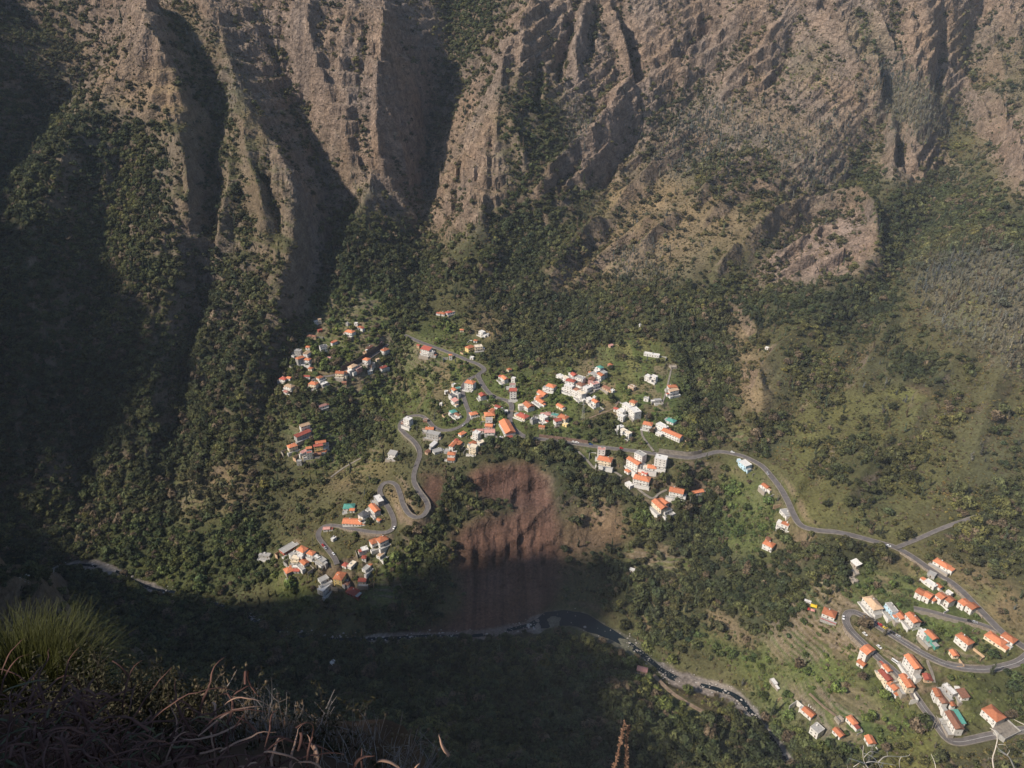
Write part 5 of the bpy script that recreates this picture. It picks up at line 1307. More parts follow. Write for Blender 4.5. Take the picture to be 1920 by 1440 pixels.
def tile_mat(name, rgb):
    m, n, l, b = node_mat(name, .8, .2)
    t = n.new('ShaderNodeTexCoord'); w = n.new('ShaderNodeTexWave'); w.wave_type = 'BANDS'; w.bands_direction = 'X'; w.inputs['Scale'].default_value = 1.1; w.inputs['Distortion'].default_value = .6
    l.new(t.outputs['Object'], w.inputs['Vector'])
    k = n.new('ShaderNodeTexNoise'); k.inputs['Scale'].default_value = .7; k.inputs['Detail'].default_value = 6
    oi = n.new('ShaderNodeObjectInfo'); ad = n.new('ShaderNodeVectorMath'); ad.operation = 'ADD'
    l.new(t.outputs['Object'], ad.inputs[0]); l.new(oi.outputs['Location'], ad.inputs[1]); l.new(ad.outputs[0], k.inputs['Vector'])
    ma = n.new('ShaderNodeMath'); ma.operation = 'MULTIPLY_ADD'; ma.inputs[1].default_value = .22; ma.inputs[2].default_value = .50
    l.new(w.outputs['Fac'], ma.inputs[0])
    mb = n.new('ShaderNodeMath'); mb.operation = 'MULTIPLY_ADD'; mb.inputs[1].default_value = .80
    l.new(k.outputs['Fac'], mb.inputs[0]); l.new(ma.outputs[0], mb.inputs[2])
    rd = n.new('ShaderNodeMath'); rd.operation = 'MULTIPLY_ADD'; rd.inputs[1].default_value = .55; rd.inputs[2].default_value = .68
    l.new(oi.outputs['Random'], rd.inputs[0])
    mm = n.new('ShaderNodeMath'); mm.operation = 'MULTIPLY'; l.new(mb.outputs[0], mm.inputs[0]); l.new(rd.outputs[0], mm.inputs[1])
    v = n.new('ShaderNodeVectorMath'); v.operation = 'SCALE'; v.inputs[0].default_value = rgb
    l.new(mm.outputs[0], v.inputs['Scale']); l.new(v.outputs[0], b.inputs['Base Color'])
    p = n.new('ShaderNodeBump'); p.inputs['Strength'].default_value = .5; p.inputs['Distance'].default_value = .12
    l.new(w.outputs['Fac'], p.inputs['Height']); l.new(p.outputs[0], b.inputs['Normal'])
    return m
RGB = {'o': (.52, .19, .095), 'r': (.38, .10, .07), 'b': (.27, .13, .085), 't': (.52, .36, .23), 'g': (.34, .33, .31), 'w': (.64, .62, .58), 'c': (.085, .27, .22), 'p': (.50, .26, .22),
       'y': (.72, .55, .24), 'k': (.10, .10, .105), 'l': (.46, .62, .70), 's': (.33, .29, .24), 'e': (.70, .60, .45)}
ROOF = {k: (tile_mat('roof_tiles_' + n, RGB[k]) if k in 'orbtp' else plain('roof_' + n, RGB[k], .7, .2)) for k, n in
        dict(o='orange', r='red', b='brown', t='tan', g='grey', w='white', c='teal', p='pink', y='yellow', k='slate', l='blue', s='stone', e='cream').items()}
WALL = {k: plain('render_' + n, RGB[k], .85, .12, .5) for k, n in dict(o='orange', r='red', b='brown', t='tan', g='grey', w='white', c='teal', p='pink', y='yellow', k='slate', l='blue', s='stone', e='cream').items()}
GLASS, _, _, _b = node_mat('window_glass', .15, .5); _b.inputs['Base Color'].default_value = (.02, .024, .03, 1)
FRAME = plain('window_frame', (.55, .54, .5), .5, .05)
WOOD = plain('door_wood', (.11, .06, .035), .6, .2)
def box_geo(x0, x1, y0, y1, z0, z1):
    V = [(x0, y0, z0), (x1, y0, z0), (x1, y1, z0), (x0, y1, z0), (x0, y0, z1), (x1, y0, z1), (x1, y1, z1), (x0, y1, z1)]
    return V, [[3, 2, 1, 0], [4, 5, 6, 7], [0, 1, 5, 4], [1, 2, 6, 5], [2, 3, 7, 6], [3, 0, 4, 7]]
class Geo:
    def __init__(s): s.V, s.F, s.M = [], [], []
    def add(s, V, Fc, m=0):
        k = len(s.V); s.V += list(V); s.F += [[i + k for i in f] for f in Fc]; s.M += [m] * len(Fc); return s
    def box(s, *a, m=0): return s.add(*box_geo(*a), m)
    def mesh(s, name, mats, smooth=False):
        me = bpy.data.meshes.new(name); me.from_pydata(s.V, [], s.F)
        for m in mats: me.materials.append(m)
        me.polygons.foreach_set('material_index', s.M)
        if smooth: me.polygons.foreach_set('use_smooth', [True] * len(s.F))
        me.update(); return me
_g = Geo()
_g.box(-.5, .5, -.05, .02, -.6, .6, m=1); _g.box(-.42, -.03, -.075, -.045, -.52, .52, m=0); _g.box(.03, .42, -.075, -.045, -.52, .52, m=0)
_g.box(-.6, .6, -.14, .02, -.70, -.60, m=1)
WINDOW = _g.mesh('window', [GLASS, FRAME])
_g = Geo(); _g.box(-.5, .5, -.06, .02, 0, 2.1, m=0); _g.box(-.58, -.5, -.09, .02, 0, 2.2, m=1); _g.box(.5, .58, -.09, .02, 0, 2.2, m=1); _g.box(-.58, .58, -.09, .02, 2.1, 2.2, m=1)
DOOR = _g.mesh('door', [WOOD, FRAME])
_g = Geo(); _g.box(-.35, .35, -.3, .3, 0, 1.3); _g.box(-.45, .45, -.4, .4, 1.3, 1.45)
CHIMNEY = _g.mesh('chimney', [WALL['w']])
def roof_mesh(kind, W, D, z, mats, rh):
    o = .45; w, d = W / 2 + o, D / 2 + o; t = .18
    G_ = Geo()
    if kind == 'f':
        w, d = W / 2, D / 2
        G_.box(-w - .05, w + .05, -d - .05, d + .05, z, z + .2)
        G_.box(-w - .08, w + .08, -d - .08, -d + .12, z + .2, z + .55, m=1); G_.box(-w - .08, w + .08, d - .12, d + .08, z + .2, z + .55, m=1)
        G_.box(-w - .08, -w + .12, -d + .12, d - .12, z + .2, z + .55, m=1); G_.box(w - .12, w + .08, -d + .12, d - .12, z + .2, z + .55, m=1)
    elif kind == 'm':
        V = [(-w, -d, z), (w, -d, z), (w, d, z + rh), (-w, d, z + rh)]
        V = V + [(a, b, c + t) for a, b, c in V]
        G_.add(V, [[3, 2, 1, 0], [4, 5, 6, 7], [0, 1, 5, 4], [1, 2, 6, 5], [2, 3, 7, 6], [3, 0, 4, 7]])
    else:
        r = 0 if kind == 'g' else min(d * .9, w * .8)
        V = [(-w, -d, z), (w, -d, z), (w, d, z), (-w, d, z), (-w + r, 0, z + rh), (w - r, 0, z + rh)]
        V = V + [(a, b, c + t) for a, b, c in V]
        G_.add(V, [[6, 7, 11, 10], [8, 9, 10, 11], [7, 8, 11], [9, 6, 10], [1, 0, 4, 5], [3, 2, 5, 4], [2, 1, 5], [0, 3, 4], [0, 1, 7, 6], [1, 2, 8, 7], [2, 3, 9, 8], [3, 0, 6, 9]])
        G_.box(-w + r - .1, w - r + .1, -.16, .16, z + rh + t - .06, z + rh + t + .08)          # ridge tiles
    return G_.mesh('roof', mats)
hr = np.random.default_rng(5)
WALL['g'] = plain('render_grey', RGB['g'], .85, .3, .5)
for h in HOUSES:
    W, D, fl, z = h['W'], h['D'], h['fl'], h['fl'] * STOREY
    t = empty('house', h['g'], h['rz'])
    set_props(t, h['label'], 'shed' if any(q in h['label'] for q in ('shed', 'hut', 'garage')) else 'house', 'buildings of the valley')
    ruin = h['rc'] == 's'
    G_ = Geo()
    G_.box(-W / 2, W / 2, -D / 2, D / 2, -4.5, z if not ruin else z * .4)
    rh = 0
    if h['roof'] in 'gh': rh = min(D, W) * .5 * (.46 if h['roof'] == 'h' else .5)
    if h['roof'] == 'm': rh = D * .22
    if h['roof'] == 'g':                                                        # gable ends
        for s in (-1, 1):
            x = s * (W / 2 - .001)
            V = [(x, -D / 2, z), (x, D / 2, z), (x, 0, z + rh * D / (D + .9))]
            G_.add(V, [[0, 1, 2] if s > 0 else [1, 0, 2]])
    if h['roof'] == 'm':
        V = [(-W / 2, D / 2, z), (W / 2, D / 2, z), (-W / 2, D / 2, z + rh), (W / 2, D / 2, z + rh), (-W / 2, -D / 2, z), (W / 2, -D / 2, z)]
        G_.add(V, [[1, 0, 2, 3], [0, 4, 2], [5, 1, 3]])
    if ruin:                                                                    # broken wall tops round an open floor
        for k in range(10):
            s = hr.uniform(.6, 2.2); x = hr.uniform(-W / 2, W / 2 - 1.4); e = hr.choice((-1, 1)) * (D / 2 - .3)
            G_.box(x, x + hr.uniform(.8, 2.2), e - .25, e + .25, z * .4, z * .4 + s)
        for s in (-1, 1): G_.box(s * (W / 2 - .3) - .25, s * (W / 2 - .3) + .25, -D / 2 + .6, D / 2 - .6, z * .4, z * .4 + hr.uniform(.5, 1.6))
    child('wall', G_.mesh('wall', [WALL[h['wc']]]), t)
    if ruin: continue
    child('roof', roof_mesh(h['roof'], W, D, z + .01, [ROOF[h['rc']], WALL['w' if h['wc'] not in 'ges' else 'g']], rh), t)
    # windows on the three sides one can see
    nw = max(1, int(W / 3.2)); nd = max(1, int(D / 4.2))
    for f in range(fl):
        zc = f * STOREY + 1.55
        for i in range(nw):
            if f == 0 and i == nw // 2 and fl > 0:
                o = child('door', DOOR, t); o.location = ((i + .5) / nw * W - W / 2, -D / 2 - .003, 0.05); continue
            o = child('window', WINDOW, t); o.location = ((i + .5) / nw * W - W / 2, -D / 2 - .003, zc); o.scale = (1.15, 1, 1.05)
        for i in range(nd):
            for s in (-1, 1):
                if s > 0 and (f + i) % 2 and fl > 1: continue
                o = child('window', WINDOW, t); o.location = (s * (W / 2 + .003), (i + .5) / nd * D - D / 2, zc); o.rotation_euler = (0, 0, s * R(90))
    if h['roof'] in 'gh' and W > 9 and hr.random() < .6:
        o = child('chimney', CHIMNEY, t); o.location = (hr.uniform(-.25, .25) * W, D * .2, z + rh * .45)
    if fl >= 2 and W > 7 and h['wc'] in 'weylp':                                # balcony along the front
        G_ = Geo(); b = STOREY
        G_.box(-W * .42, W * .42, -D / 2 - 1.3, -D / 2 - .004, b - .12, b + .02)
        G_.box(-W * .42, W * .42, -D / 2 - 1.3, -D / 2 - 1.2, b + .02, b + .85); G_.box(-W * .42, -W * .42 + .1, -D / 2 - 1.2, -D / 2 - .004, b + .02, b + .85); G_.box(W * .42 - .1, W * .42, -D / 2 - 1.2, -D / 2 - .004, b + .02, b + .85)
        child('balcony', G_.mesh('balcony', [WALL[h['wc']]]), t)
    if W > 6 and hr.random() < .5:                                              # lower annex on one end
        s = hr.choice((-1, 1)); aw, ad, ah = hr.uniform(2.5, 4.5), D * hr.uniform(.45, .8), hr.uniform(2.3, 2.8)
        G_ = Geo(); xa, xb = sorted((s * W / 2 + s * .004, s * (W / 2 + aw))); ya = -D / 2 + hr.uniform(.1, .9)
        G_.box(xa, xb, ya, ya + ad, -4.0, ah); G_.box(xa - .1, xb + .1, ya - .15, ya + ad + .1, ah + .002, ah + .22, m=1)
        child('annex', G_.mesh('annex', [WALL[h['wc']], ROOF[hr.choice(list('ggwtor'))]]), t)
    if h['roof'] == 'f' and hr.random() < .6:
        G_ = Geo(); x = hr.uniform(-.3, .3) * W; G_.box(x - .6, x + .6, D * .12, D * .12 + 1.2, z + .212, z + 1.5); child('water_tank', G_.mesh('water_tank', [WALL['w' if hr.random() < .5 else 'g']]), t)
    if hr.random() < .45:                                                       # garden wall to the side
        s = hr.choice((-1, 1)); L_ = hr.uniform(4, 10); x = s * (W / 2 + 1.2); G_ = Geo(); yb = D / 2
        xa, xb = sorted((x, x + s * L_)); G_.box(xa, xb, yb - .13, yb + .12, -4, hr.uniform(.7, 1.4)); xe = x + s * L_
        G_.box(min(xe, xe + s * .25), max(xe, xe + s * .25), yb - hr.uniform(4, 9), yb + .12, -4, .8)
        child('garden_wall', G_.mesh('garden_wall', [WALL[hr.choice(list('wgst'))]]), t)
    if W > 7 and hr.random() < .70:                                             # paved terrace on its own retaining wall
        s = hr.uniform(2.5, 4.5); x0, x1 = -W / 2 - hr.uniform(0, 3), W / 2 + hr.uniform(0, 3)
        G_ = Geo(); y1 = -D / 2 - .01; y0 = y1 - s
        G_.box(x0, x1, y0, y1, -4.5, .04)
        G_.box(x0, x1, y0 - .2, y0 - .003, -4.5, .8, m=1); G_.box(x0 - .2, x0 - .003, y0 - .2, y1, -4.5, .8, m=1); G_.box(x1 + .003, x1 + .2, y0 - .2, y1, -4.5, .8, m=1)
        child('terrace', G_.mesh('terrace', [WALL['g'], WALL['w' if hr.random() < .6 else 's']]), t)
    if fl == 1 and W > 13 and h['roof'] in 'f': pass
# ------------------------------------------------------------------ roads, walls, river
def side_vec(L):
    d = np.gradient(L[:, :2], axis=0); d /= np.linalg.norm(d, axis=1, keepdims=True) + 1e-9
    return np.stack([-d[:, 1], d[:, 0]], -1)
def ribbon(name, L, offs, dz, mats, mat_of=None):
    n = side_vec(L); V, Fc, M = [], [], []
    k = len(offs)
    for i in range(len(L)):
        for j, o in enumerate(offs):
            oo = o[i] if np.ndim(o) else o
            V.append((L[i, 0] + n[i, 0] * oo, L[i, 1] + n[i, 1] * oo, L[i, 2] + dz[j]))
    for i in range(len(L) - 1):
        for j in range(k - 1):
            Fc.append([i * k + j + 1, i * k + j, (i + 1) * k + j, (i + 1) * k + j + 1]); M.append(mat_of[j] if mat_of else 0)
    me = bpy.data.meshes.new(name); me.from_pydata(V, [], Fc)
    for m in mats: me.materials.append(m)
    me.polygons.foreach_set('material_index', M); me.update()
    o = bpy.data.objects.new(name, me); COL.objects.link(o)
    return o
ASPH = plain('asphalt', (.125, .113, .108), .85, .25, .25)
CONC = plain('concrete', (.21, .185, .155), .9, .3, .4)
DIRT = plain('dirt_track', (.20, .145, .10), .95, .3, .3)
STONE = plain('stone_masonry', (.23, .19, .15), .9, .45, .9, .8)
PAINT = plain('road_paint', (.70, .69, .66), .7, .1)
for i, (k, w, L3, lab) in enumerate(ROAD3):
    h = w / 2
    L = L3.copy(); L[:, 2] += .004 * i
    dirt = 'dirt' in lab or 'track' in lab
    if k == 'road' or w > 3.5 and not dirt:
        o = ribbon(k, L, [-h - .45, -h - .4, -h, -h + .02, h - .02, h, h + .4, h + .45], [-.6, .36, .36, .12, .12, .36, .36, -.6], [ASPH, CONC], [1, 1, 1, 0, 1, 1, 1])
    else:
        o = ribbon(k, L, [-h - .1, -h, h, h + .1], [-.6, .1, .1, -.6], [DIRT if dirt else CONC])
    set_props(o, lab, None, None, 'structure')
    if k == 'road':
        if i != 1: continue
        for off, wd in ((0.0, .07),):
            p = ribbon('road_marking', L, [off - wd, off + wd], [.126, .126], [PAINT]); set_props(p, None, None, None, 'structure')
# stone walls that carry the road on its downhill side
def wall_along(ri, a, b, side, h, lab, mat=STONE, up=.75, name='retaining_wall'):
    L3 = ROAD3[ri][2]; w = ROAD3[ri][1]
    u, v = project(L3[:, 0], L3[:, 1], L3[:, 2])
    ia = int(np.argmin((u - a[0]) ** 2 + (v - a[1]) ** 2)); ib = int(np.argmin((u - b[0]) ** 2 + (v - b[1]) ** 2))
    if ia > ib: ia, ib = ib, ia
    L = L3[ia:ib + 1]
    e = side * (w / 2 + .48)
    n = len(L); tt = np.sin(np.linspace(.15, math.pi - .15, n)) ** .5
    nv = side_vec(L); V = []; Fc = []
    for i in range(n):
        for (o, z) in ((e, -h * tt[i]), (e, up), (e + side * .5, up), (e + side * (.55 + .08 * h), -h * tt[i])):
            V.append((L[i, 0] + nv[i, 0] * o, L[i, 1] + nv[i, 1] * o, L[i, 2] + z))
    for i in range(n - 1):
        for j in range(4):
            q = [i * 4 + j, i * 4 + (j + 1) % 4, (i + 1) * 4 + (j + 1) % 4, (i + 1) * 4 + j]
            Fc.append(q if side > 0 else q[::-1])
    Fc += [[0, 3, 2, 1], [4 * n - 4, 4 * n - 3, 4 * n - 2, 4 * n - 1]]
    me = bpy.data.meshes.new(name); me.from_pydata(V, [], Fc); me.materials.append(mat); me.update()
    o = bpy.data.objects.new(name, me); COL.objects.link(o)
    set_props(o, lab, 'wall', 'retaining walls of the roads')
MATS = {'stone': STONE, 'conc': CONC, 'dark': plain('dark_rock', (.07, .055, .05), .9, .4, .5, .8), 'bank': plain('brown_bank', (.17, .11, .085), .95, .4, .3, .8)}
for ri, a, b, side, h, lab, mt, up in WALLS: wall_along(ri, a, b, side, h, lab, MATS[mt], up)
# river
ru, rv = project(RIVER3[:, 0], RIVER3[:, 1], RIVER3[:, 2])
wid_r = np.interp(ru, [-60, 150, 300, 640, 700, 800, 990, 1012, 1030, 1060, 1110, 1150, 1190, 1230, 1262, 1290, 1400, 1480], [1.0, 1.2, 1.0, .8, 1.5, 1.3, 1.4, 6, 9.5, 9.5, 8.5, 5.0, 2.6, 1.6, 3.0, 1.6, 1.6, 1.4])
wig = .5 * np.sin(np.arange(len(ru)) * .9) * (wid_r > 3)
rl = smooth1(wid_r * (1 + .3 * fbm(RIVER3[:, 0] * .08, RIVER3[:, 1] * .08, 2)), 1); rr = smooth1(wid_r * (1 + .35 * fbm(RIVER3[:, 0] * .08 + 30, RIVER3[:, 1] * .08, 2)), 1)
WATER, wn_, wl_, wb = node_mat('water', .12, .2); wb.inputs['Base Color'].default_value = (.006, .012, .016, 1); wb.inputs['IOR'].default_value = 1.33
nz1 = wn_.new('ShaderNodeTexNoise'); nz1.inputs['Scale'].default_value = .8; b1 = wn_.new('ShaderNodeBump'); b1.inputs['Strength'].default_value = .12; b1.inputs['Distance'].default_value = .1
tcw = wn_.new('ShaderNodeNewGeometry'); wl_.new(tcw.outputs['Position'], nz1.inputs['Vector']); wl_.new(nz1.outputs['Fac'], b1.inputs['Height']); wl_.new(b1.outputs[0], wb.inputs['Normal'])
L = RIVER3.copy(); L[:, 2] -= .45
o = ribbon('river', L, [-rr - .6, rl + .6], [0, 0], [WATER]); set_props(o, 'dark stream widening into a blue black pool beside the landslide foot', None, None, 'structure')
ROCK = plain('river_rock', (.34, .31, .28), .85, .3, .3)
G_ = Geo(); nr_ = np.random.default_rng(9); nvr = side_vec(RIVER3)
ib = bmesh.new(); bmesh.ops.create_icosphere(ib, subdivisions=1, radius=1); ICO_V = np.array([v.co[:] for v in ib.verts]); ICO_F = [[v.index for v in f.verts] for f in ib.faces]; ib.free()
rock_w = np.where(wid_r > 4, .12, 1.0); rock_w = rock_w / rock_w.sum()
for q in range(1500):
    i = int(nr_.choice(len(ru), p=rock_w))
    o_ = nr_.normal(0, 4.0) + nr_.choice((-1, 1)) * wid_r[i] * .8; s = float(np.clip(nr_.lognormal(-.75, .55), .2, 1.9))
    p = RIVER3[i] + np.array([nvr[i, 0] * o_, nvr[i, 1] * o_, 0]) + np.array([nr_.uniform(-1.5, 1.5), nr_.uniform(-1.5, 1.5), 0])
    p[2] = float(height(p[0], p[1])) if abs(o_) > wid_r[i] else RIVER3[i, 2] - .5
    vv_ = ICO_V * np.array([s, s * nr_.uniform(.6, 1), s * nr_.uniform(.5, .8)]) * nr_.uniform(.8, 1.2, (12 if len(ICO_V) == 12 else len(ICO_V), 1)) + p
    G_.add([tuple(a) for a in vv_], ICO_F)
o = bpy.data.objects.new('river_boulders', G_.mesh('river_boulders', [ROCK])); COL.objects.link(o)
set_props(o, 'pale boulders strewn along the stream bed', None, None, 'stuff')

# ------------------------------------------------------------------ cars
TYRE = plain('tyre', (.015, .015, .016), .8, .1)
def car_parts(long=4.2, van=False):
    hl = long / 2; b = Geo()
    z1, z2 = (.95, 1.45) if not van else (1.1, 2.0)
    prof = [(-hl, .35), (-hl, z1 - .12), (-hl + .2, z1), (hl - 1.1, z1), (hl - .12, z1 - .22), (hl, .6), (hl, .35)]
    n = len(prof); V = [(x, -.85, z) for x, z in prof] + [(x, .85, z) for x, z in prof]
    b.add(V, [list(range(n)), list(range(2 * n - 1, n - 1, -1))] + [[i, n + i, n + (i + 1) % n, (i + 1) % n] for i in range(n)])
    ca = [(-hl + .25, z1), (-hl + .55, z2), (hl - 1.9, z2), (hl - 1.15, z1)] if not van else [(-hl + .05, z1), (-hl + .1, z2), (hl - 1.2, z2), (hl - .6, z1)]
    g = Geo(); V = [(x, -.74 if i in (1, 2) else -.82, z) for i, (x, z) in enumerate(ca)] + [(x, .74 if i in (1, 2) else .82, z) for i, (x, z) in enumerate(ca)]
    g.add(V, [[0, 1, 2, 3], [7, 6, 5, 4], [0, 4, 5, 1], [2, 6, 7, 3]])
    r = Geo(); r.box(ca[1][0] - .02, ca[2][0] + .02, -.76, .76, z2, z2 + .06)
    w = Geo()
    ring = [(math.cos(a * .785) * .32, math.sin(a * .785) * .32) for a in range(8)]
    w.add([(x, -.1, z) for x, z in ring] + [(x, .1, z) for x, z in ring], [list(range(8)), list(range(15, 7, -1))] + [[i, 8 + i, 8 + (i + 1) % 8, (i + 1) % 8] for i in range(8)])
    return b, g, r, w, hl
def car_paint(n, rgb):
    m, _, _, b = node_mat('car_paint_' + n, .35, .5); b.inputs['Base Color'].default_value = (*rgb, 1); return m
PAINTS = {k: car_paint(k, v) for k, v in dict(white=(.75, .75, .74), red=(.45, .03, .03), yellow=(.75, .52, .03), black=(.02, .02, .022), blue=(.03, .08, .22), silver=(.4, .4, .41)).items()}
CM = {}
for col, m in PAINTS.items():
    for van in (False, True):
        b, g, r, w, hl = car_parts(6.5 if van else 4.2, van)
        CM[col, van] = (b.mesh('body', [m]), g.mesh('window', [GLASS]), r.mesh('roof', [m]), w.mesh('wheel', [TYRE]), hl)
CARS = [(1650, 1171, 'red', 1, 'red car, first of the row parked on the upper hairpin arm'), (1660, 1178, 'yellow', 1, 'yellow car behind the red one on the upper hairpin arm'), (1671, 1186, 'black', 1, 'black car behind the yellow one'),
 (1683, 1192, 'silver', 1, 'silver car last of the row behind the black one'), (1620, 1188, 'white', 1, 'white car on the lower hairpin arm near the bend'), (1645, 1211, 'white', 1, 'white car halfway down the lower hairpin arm'),
 (1577, 1158, 'white', 1, 'white car beside the restaurant at the hairpin'), (1571, 1141, 'black', 1, 'dark car behind the restaurant corner'), (1677, 1241, 'white', 2, 'white delivery van beside the three storey house'),
 (1075, 828, 'white', 1, 'white car, left of two on the main road'), (1082, 829, 'white', 1, 'white car, right of two on the main road'), (1107, 834, 'blue', 1, 'dark blue car at the lower edge of the main road'),
 (1164, 839, 'red', 1, 'red car on the main road above the white shell house'), (1372, 849, 'white', 1, 'white car at the roadside above the blue house'), (1438, 890, 'silver', 1, 'silver car at the bend below the blue house'),
 (605, 1023, 'red', 1, 'red car parked on the way into the lower hamlet'), (610, 1030, 'silver', 1, 'silver car behind the red one in the lower hamlet'), (618, 1057, 'black', 1, 'dark car at the end of the lower hamlet car park'),
 (628, 1036, 'white', 1, 'white car at the right edge of the lower hamlet car park'), (927, 744, 'black', 1, 'dark car on the main road by the junction'), (1665, 1027, 'white', 1, 'white car just before the road fork'), (938, 821, 'white', 1, 'white car in the yard of the long hall'),
 (1818, 1166, 'black', 1, 'dark car under the terrace wall'), (1827, 1168, 'silver', 1, 'silver car next to the dark one under the terrace wall'), (874, 803, 'silver', 1, 'pale car on the left branch road below the village'), (740, 992, 'white', 1, 'white car at the lowest bend of the double hairpin')]
def on_ground(x, y): return float(height(x, y))
for cx, cy, col, tp, lab in CARS:
    best = None
    for ri, (k, w, L3, _) in enumerate(ROAD3):
        u, v = project(L3[:, 0], L3[:, 1], L3[:, 2]); d = (u - cx) ** 2 + (v - cy) ** 2; i = int(np.argmin(d))
        if best is None or d[i] < best[0]: best = (d[i], ri, i)
    L3 = ROAD3[best[1]][2]; i = best[2]; n = side_vec(L3)[i]; wd = ROAD3[best[1]][1]
    g = hits(cx, cy)[0]
    off = float((g[0] - L3[i, 0]) * n[0] + (g[1] - L3[i, 1]) * n[1])
    if best[0] < 160: off = np.clip(off, -wd / 2 + .95, wd / 2 - .95)
    p = (L3[i, 0] + n[0] * off, L3[i, 1] + n[1] * off)
    z = L3[i, 2] + .12 + .004 * best[1] if abs(off) < wd / 2 else on_ground(*p)
    van = tp == 2
    t = empty('parked_car' if not van else 'delivery_van', (p[0], p[1], z), math.atan2(-n[0], n[1]))
    set_props(t, lab, 'van' if van else 'car', 'vehicles on the valley roads')
    b, gl_, r, w, hl = CM[col, van]
    child('body', b, t); child('window', gl_, t); child('roof', r, t)
    for sx in (-1, 1):
        for sy in (-1, 1):
            o = child('wheel', w, t); o.location = (sx * (hl - .8), sy * .78, .32)
# ------------------------------------------------------------------ single things about the village
def lathe(prof, k=10):
    V, Fc = [], []
    for r, z in prof: V += [(math.cos(i * 6.2832 / k) * r, math.sin(i * 6.2832 / k) * r, z) for i in range(k)]
    for j in range(len(prof) - 1): Fc += [[j * k + i, j * k + (i + 1) % k, (j + 1) * k + (i + 1) % k, (j + 1) * k + i] for i in range(k)]
    Fc.append(list(range(k - 1, -1, -1))); Fc.append([(len(prof) - 1) * k + i for i in range(k)])
    return V, Fc
def tube_(p, r):
    a, b = np.array(p[0], float), np.array(p[1], float); d = (b - a) / np.linalg.norm(b - a); u = np.cross(d, [.3, .8, .2]); u /= np.linalg.norm(u); v = np.cross(d, u)
    V = [tuple(q + r * (math.cos(i * 2.0944) * u + math.sin(i * 2.0944) * v)) for q in (a, b) for i in range(3)]
    return V, [[0, 1, 4, 3], [1, 2, 5, 4], [2, 0, 3, 5]]
def by_label(txt): return next(o for o in bpy.data.objects if txt in str(o.get('label', '')))
g = ground_spot(1199, 612, 5); t = empty('hilltop_statue', tuple(g)); set_props(t, 'white robed statue on a stepped plinth on the knoll above the grass field', 'statue')
child('plinth', Geo().box(-2.4, 2.4, -2.4, 2.4, -3, 1.2).box(-1.5, 1.5, -1.5, 1.5, 1.202, 3.4).mesh('plinth', [WALL['w']]), t)
child('figure', Geo().add(*lathe([(1.0, 3.404), (1.15, 4.2), (.95, 6.0), (1.0, 7.4), (.55, 8.2), (.35, 8.4), (.5, 8.9), (.45, 9.4), (.1, 9.8)])).add(*box_geo(-2.1, -.8, -.25, .25, 7.0, 7.5)).add(*box_geo(.8, 2.1, -.25, .25, 7.0, 7.5)).mesh('figure', [WALL['w']]), t)
o = child('steps', Geo().box(1.2, 3.6, -4.6, -2.41, -3, .5).box(1.4, 3.4, -3.6, -2.41, .502, .9).mesh('steps', [ROOF['o']]), t)
POLE = plain('pole_wood', (.33, .29, .24), .8, .15)
for cx, cy, hh, lab in [(1752, 1352, 13, 'tall pole at the roadside left of the brown roofed white house'), (1746, 1356, 12, 'second pole beside the tall one left of the brown roofed white house'), (1868, 1376, 9, 'lamp post at the lowest road below the villa courtyard'),
                        (1612, 1172, 9, 'lone pole on the grass inside the hairpin'), (874, 672, 10, 'pole beside the upper road under the yellow house'), (1463, 905, 8, 'pole at the roadside above the gully cottage')]:
    g = ground_spot(cx, cy, hh * .5); t = empty('utility_pole', tuple(g)); set_props(t, lab, 'pole', 'poles along the roads')
    child('post', Geo().add(*lathe([(.20, -1), (.12, hh)], 7)).mesh('post', [POLE]), t)
    child('crossarm', Geo().box(-1.1, 1.1, -.22, -.13, hh - 1.0, hh - .8).box(-.8, .8, -.22, -.13, hh - 2.0, hh - 1.82).mesh('crossarm', [POLE]), t)
g = ground_spot(1093, 770, 11); t = empty('lattice_pylon', tuple(g)); set_props(t, 'thin grey lattice pylon in the dry field below the dense white cluster', 'pylon')
STEEL = plain('galvanised_steel', (.40, .40, .40), .5, .1)
G_ = Geo()
for k in range(9):
    z0, z1 = k * 2.5, k * 2.5 + 2.5; a, b = 1.5 - k * .14, 1.5 - (k + 1) * .14
    for sx, sy in ((1, 1), (-1, 1), (-1, -1), (1, -1)):
        G_.add(*tube_([(sx * a, sy * a, z0), (sx * b, sy * b, z1)], .07)); G_.add(*tube_([(sx * a, sy * a, z0), (-sy * b, sx * b, z1)], .045))
child('lattice', G_.mesh('lattice', [STEEL]), t)
child('crossarm', Geo().box(-3, 3, -.1, .1, 19.5, 19.8).box(-2.2, 2.2, -.1, .1, 21.5, 21.8).mesh('crossarm', [STEEL]), t)
# restaurant deck, awnings and caravan
r = by_label('orange hipped restaurant'); W_, D_ = next((h['W'], h['D']) for h in HOUSES if 'orange hipped restaurant' in h['label'])
RED = plain('red_paint', (.42, .06, .05), .6, .1); YEL = plain('yellow_canvas', (.75, .48, .03), .7, .12); REDC = plain('red_canvas', (.55, .07, .05), .7, .12)
child('deck', Geo().box(-W_ * .5, W_ * .75, -D_ / 2 - 3.6, -D_ / 2 - .3, -5, -.05).mesh('deck', [WALL['g']]), r)
G_ = Geo(); x0, x1, y0 = -W_ * .5, W_ * .75, -D_ / 2 - 3.55
for z in (.25, .6, .95): G_.box(x0, x1, y0 - .06, y0, z - .12, z + .06)
for i in range(11):
    x = x0 + (x1 - x0) * i / 10; G_.box(x - .06, x + .06, y0 - .09, y0 - .061, -.05, 1.05)
child('railing', G_.mesh('railing', [RED]), r)
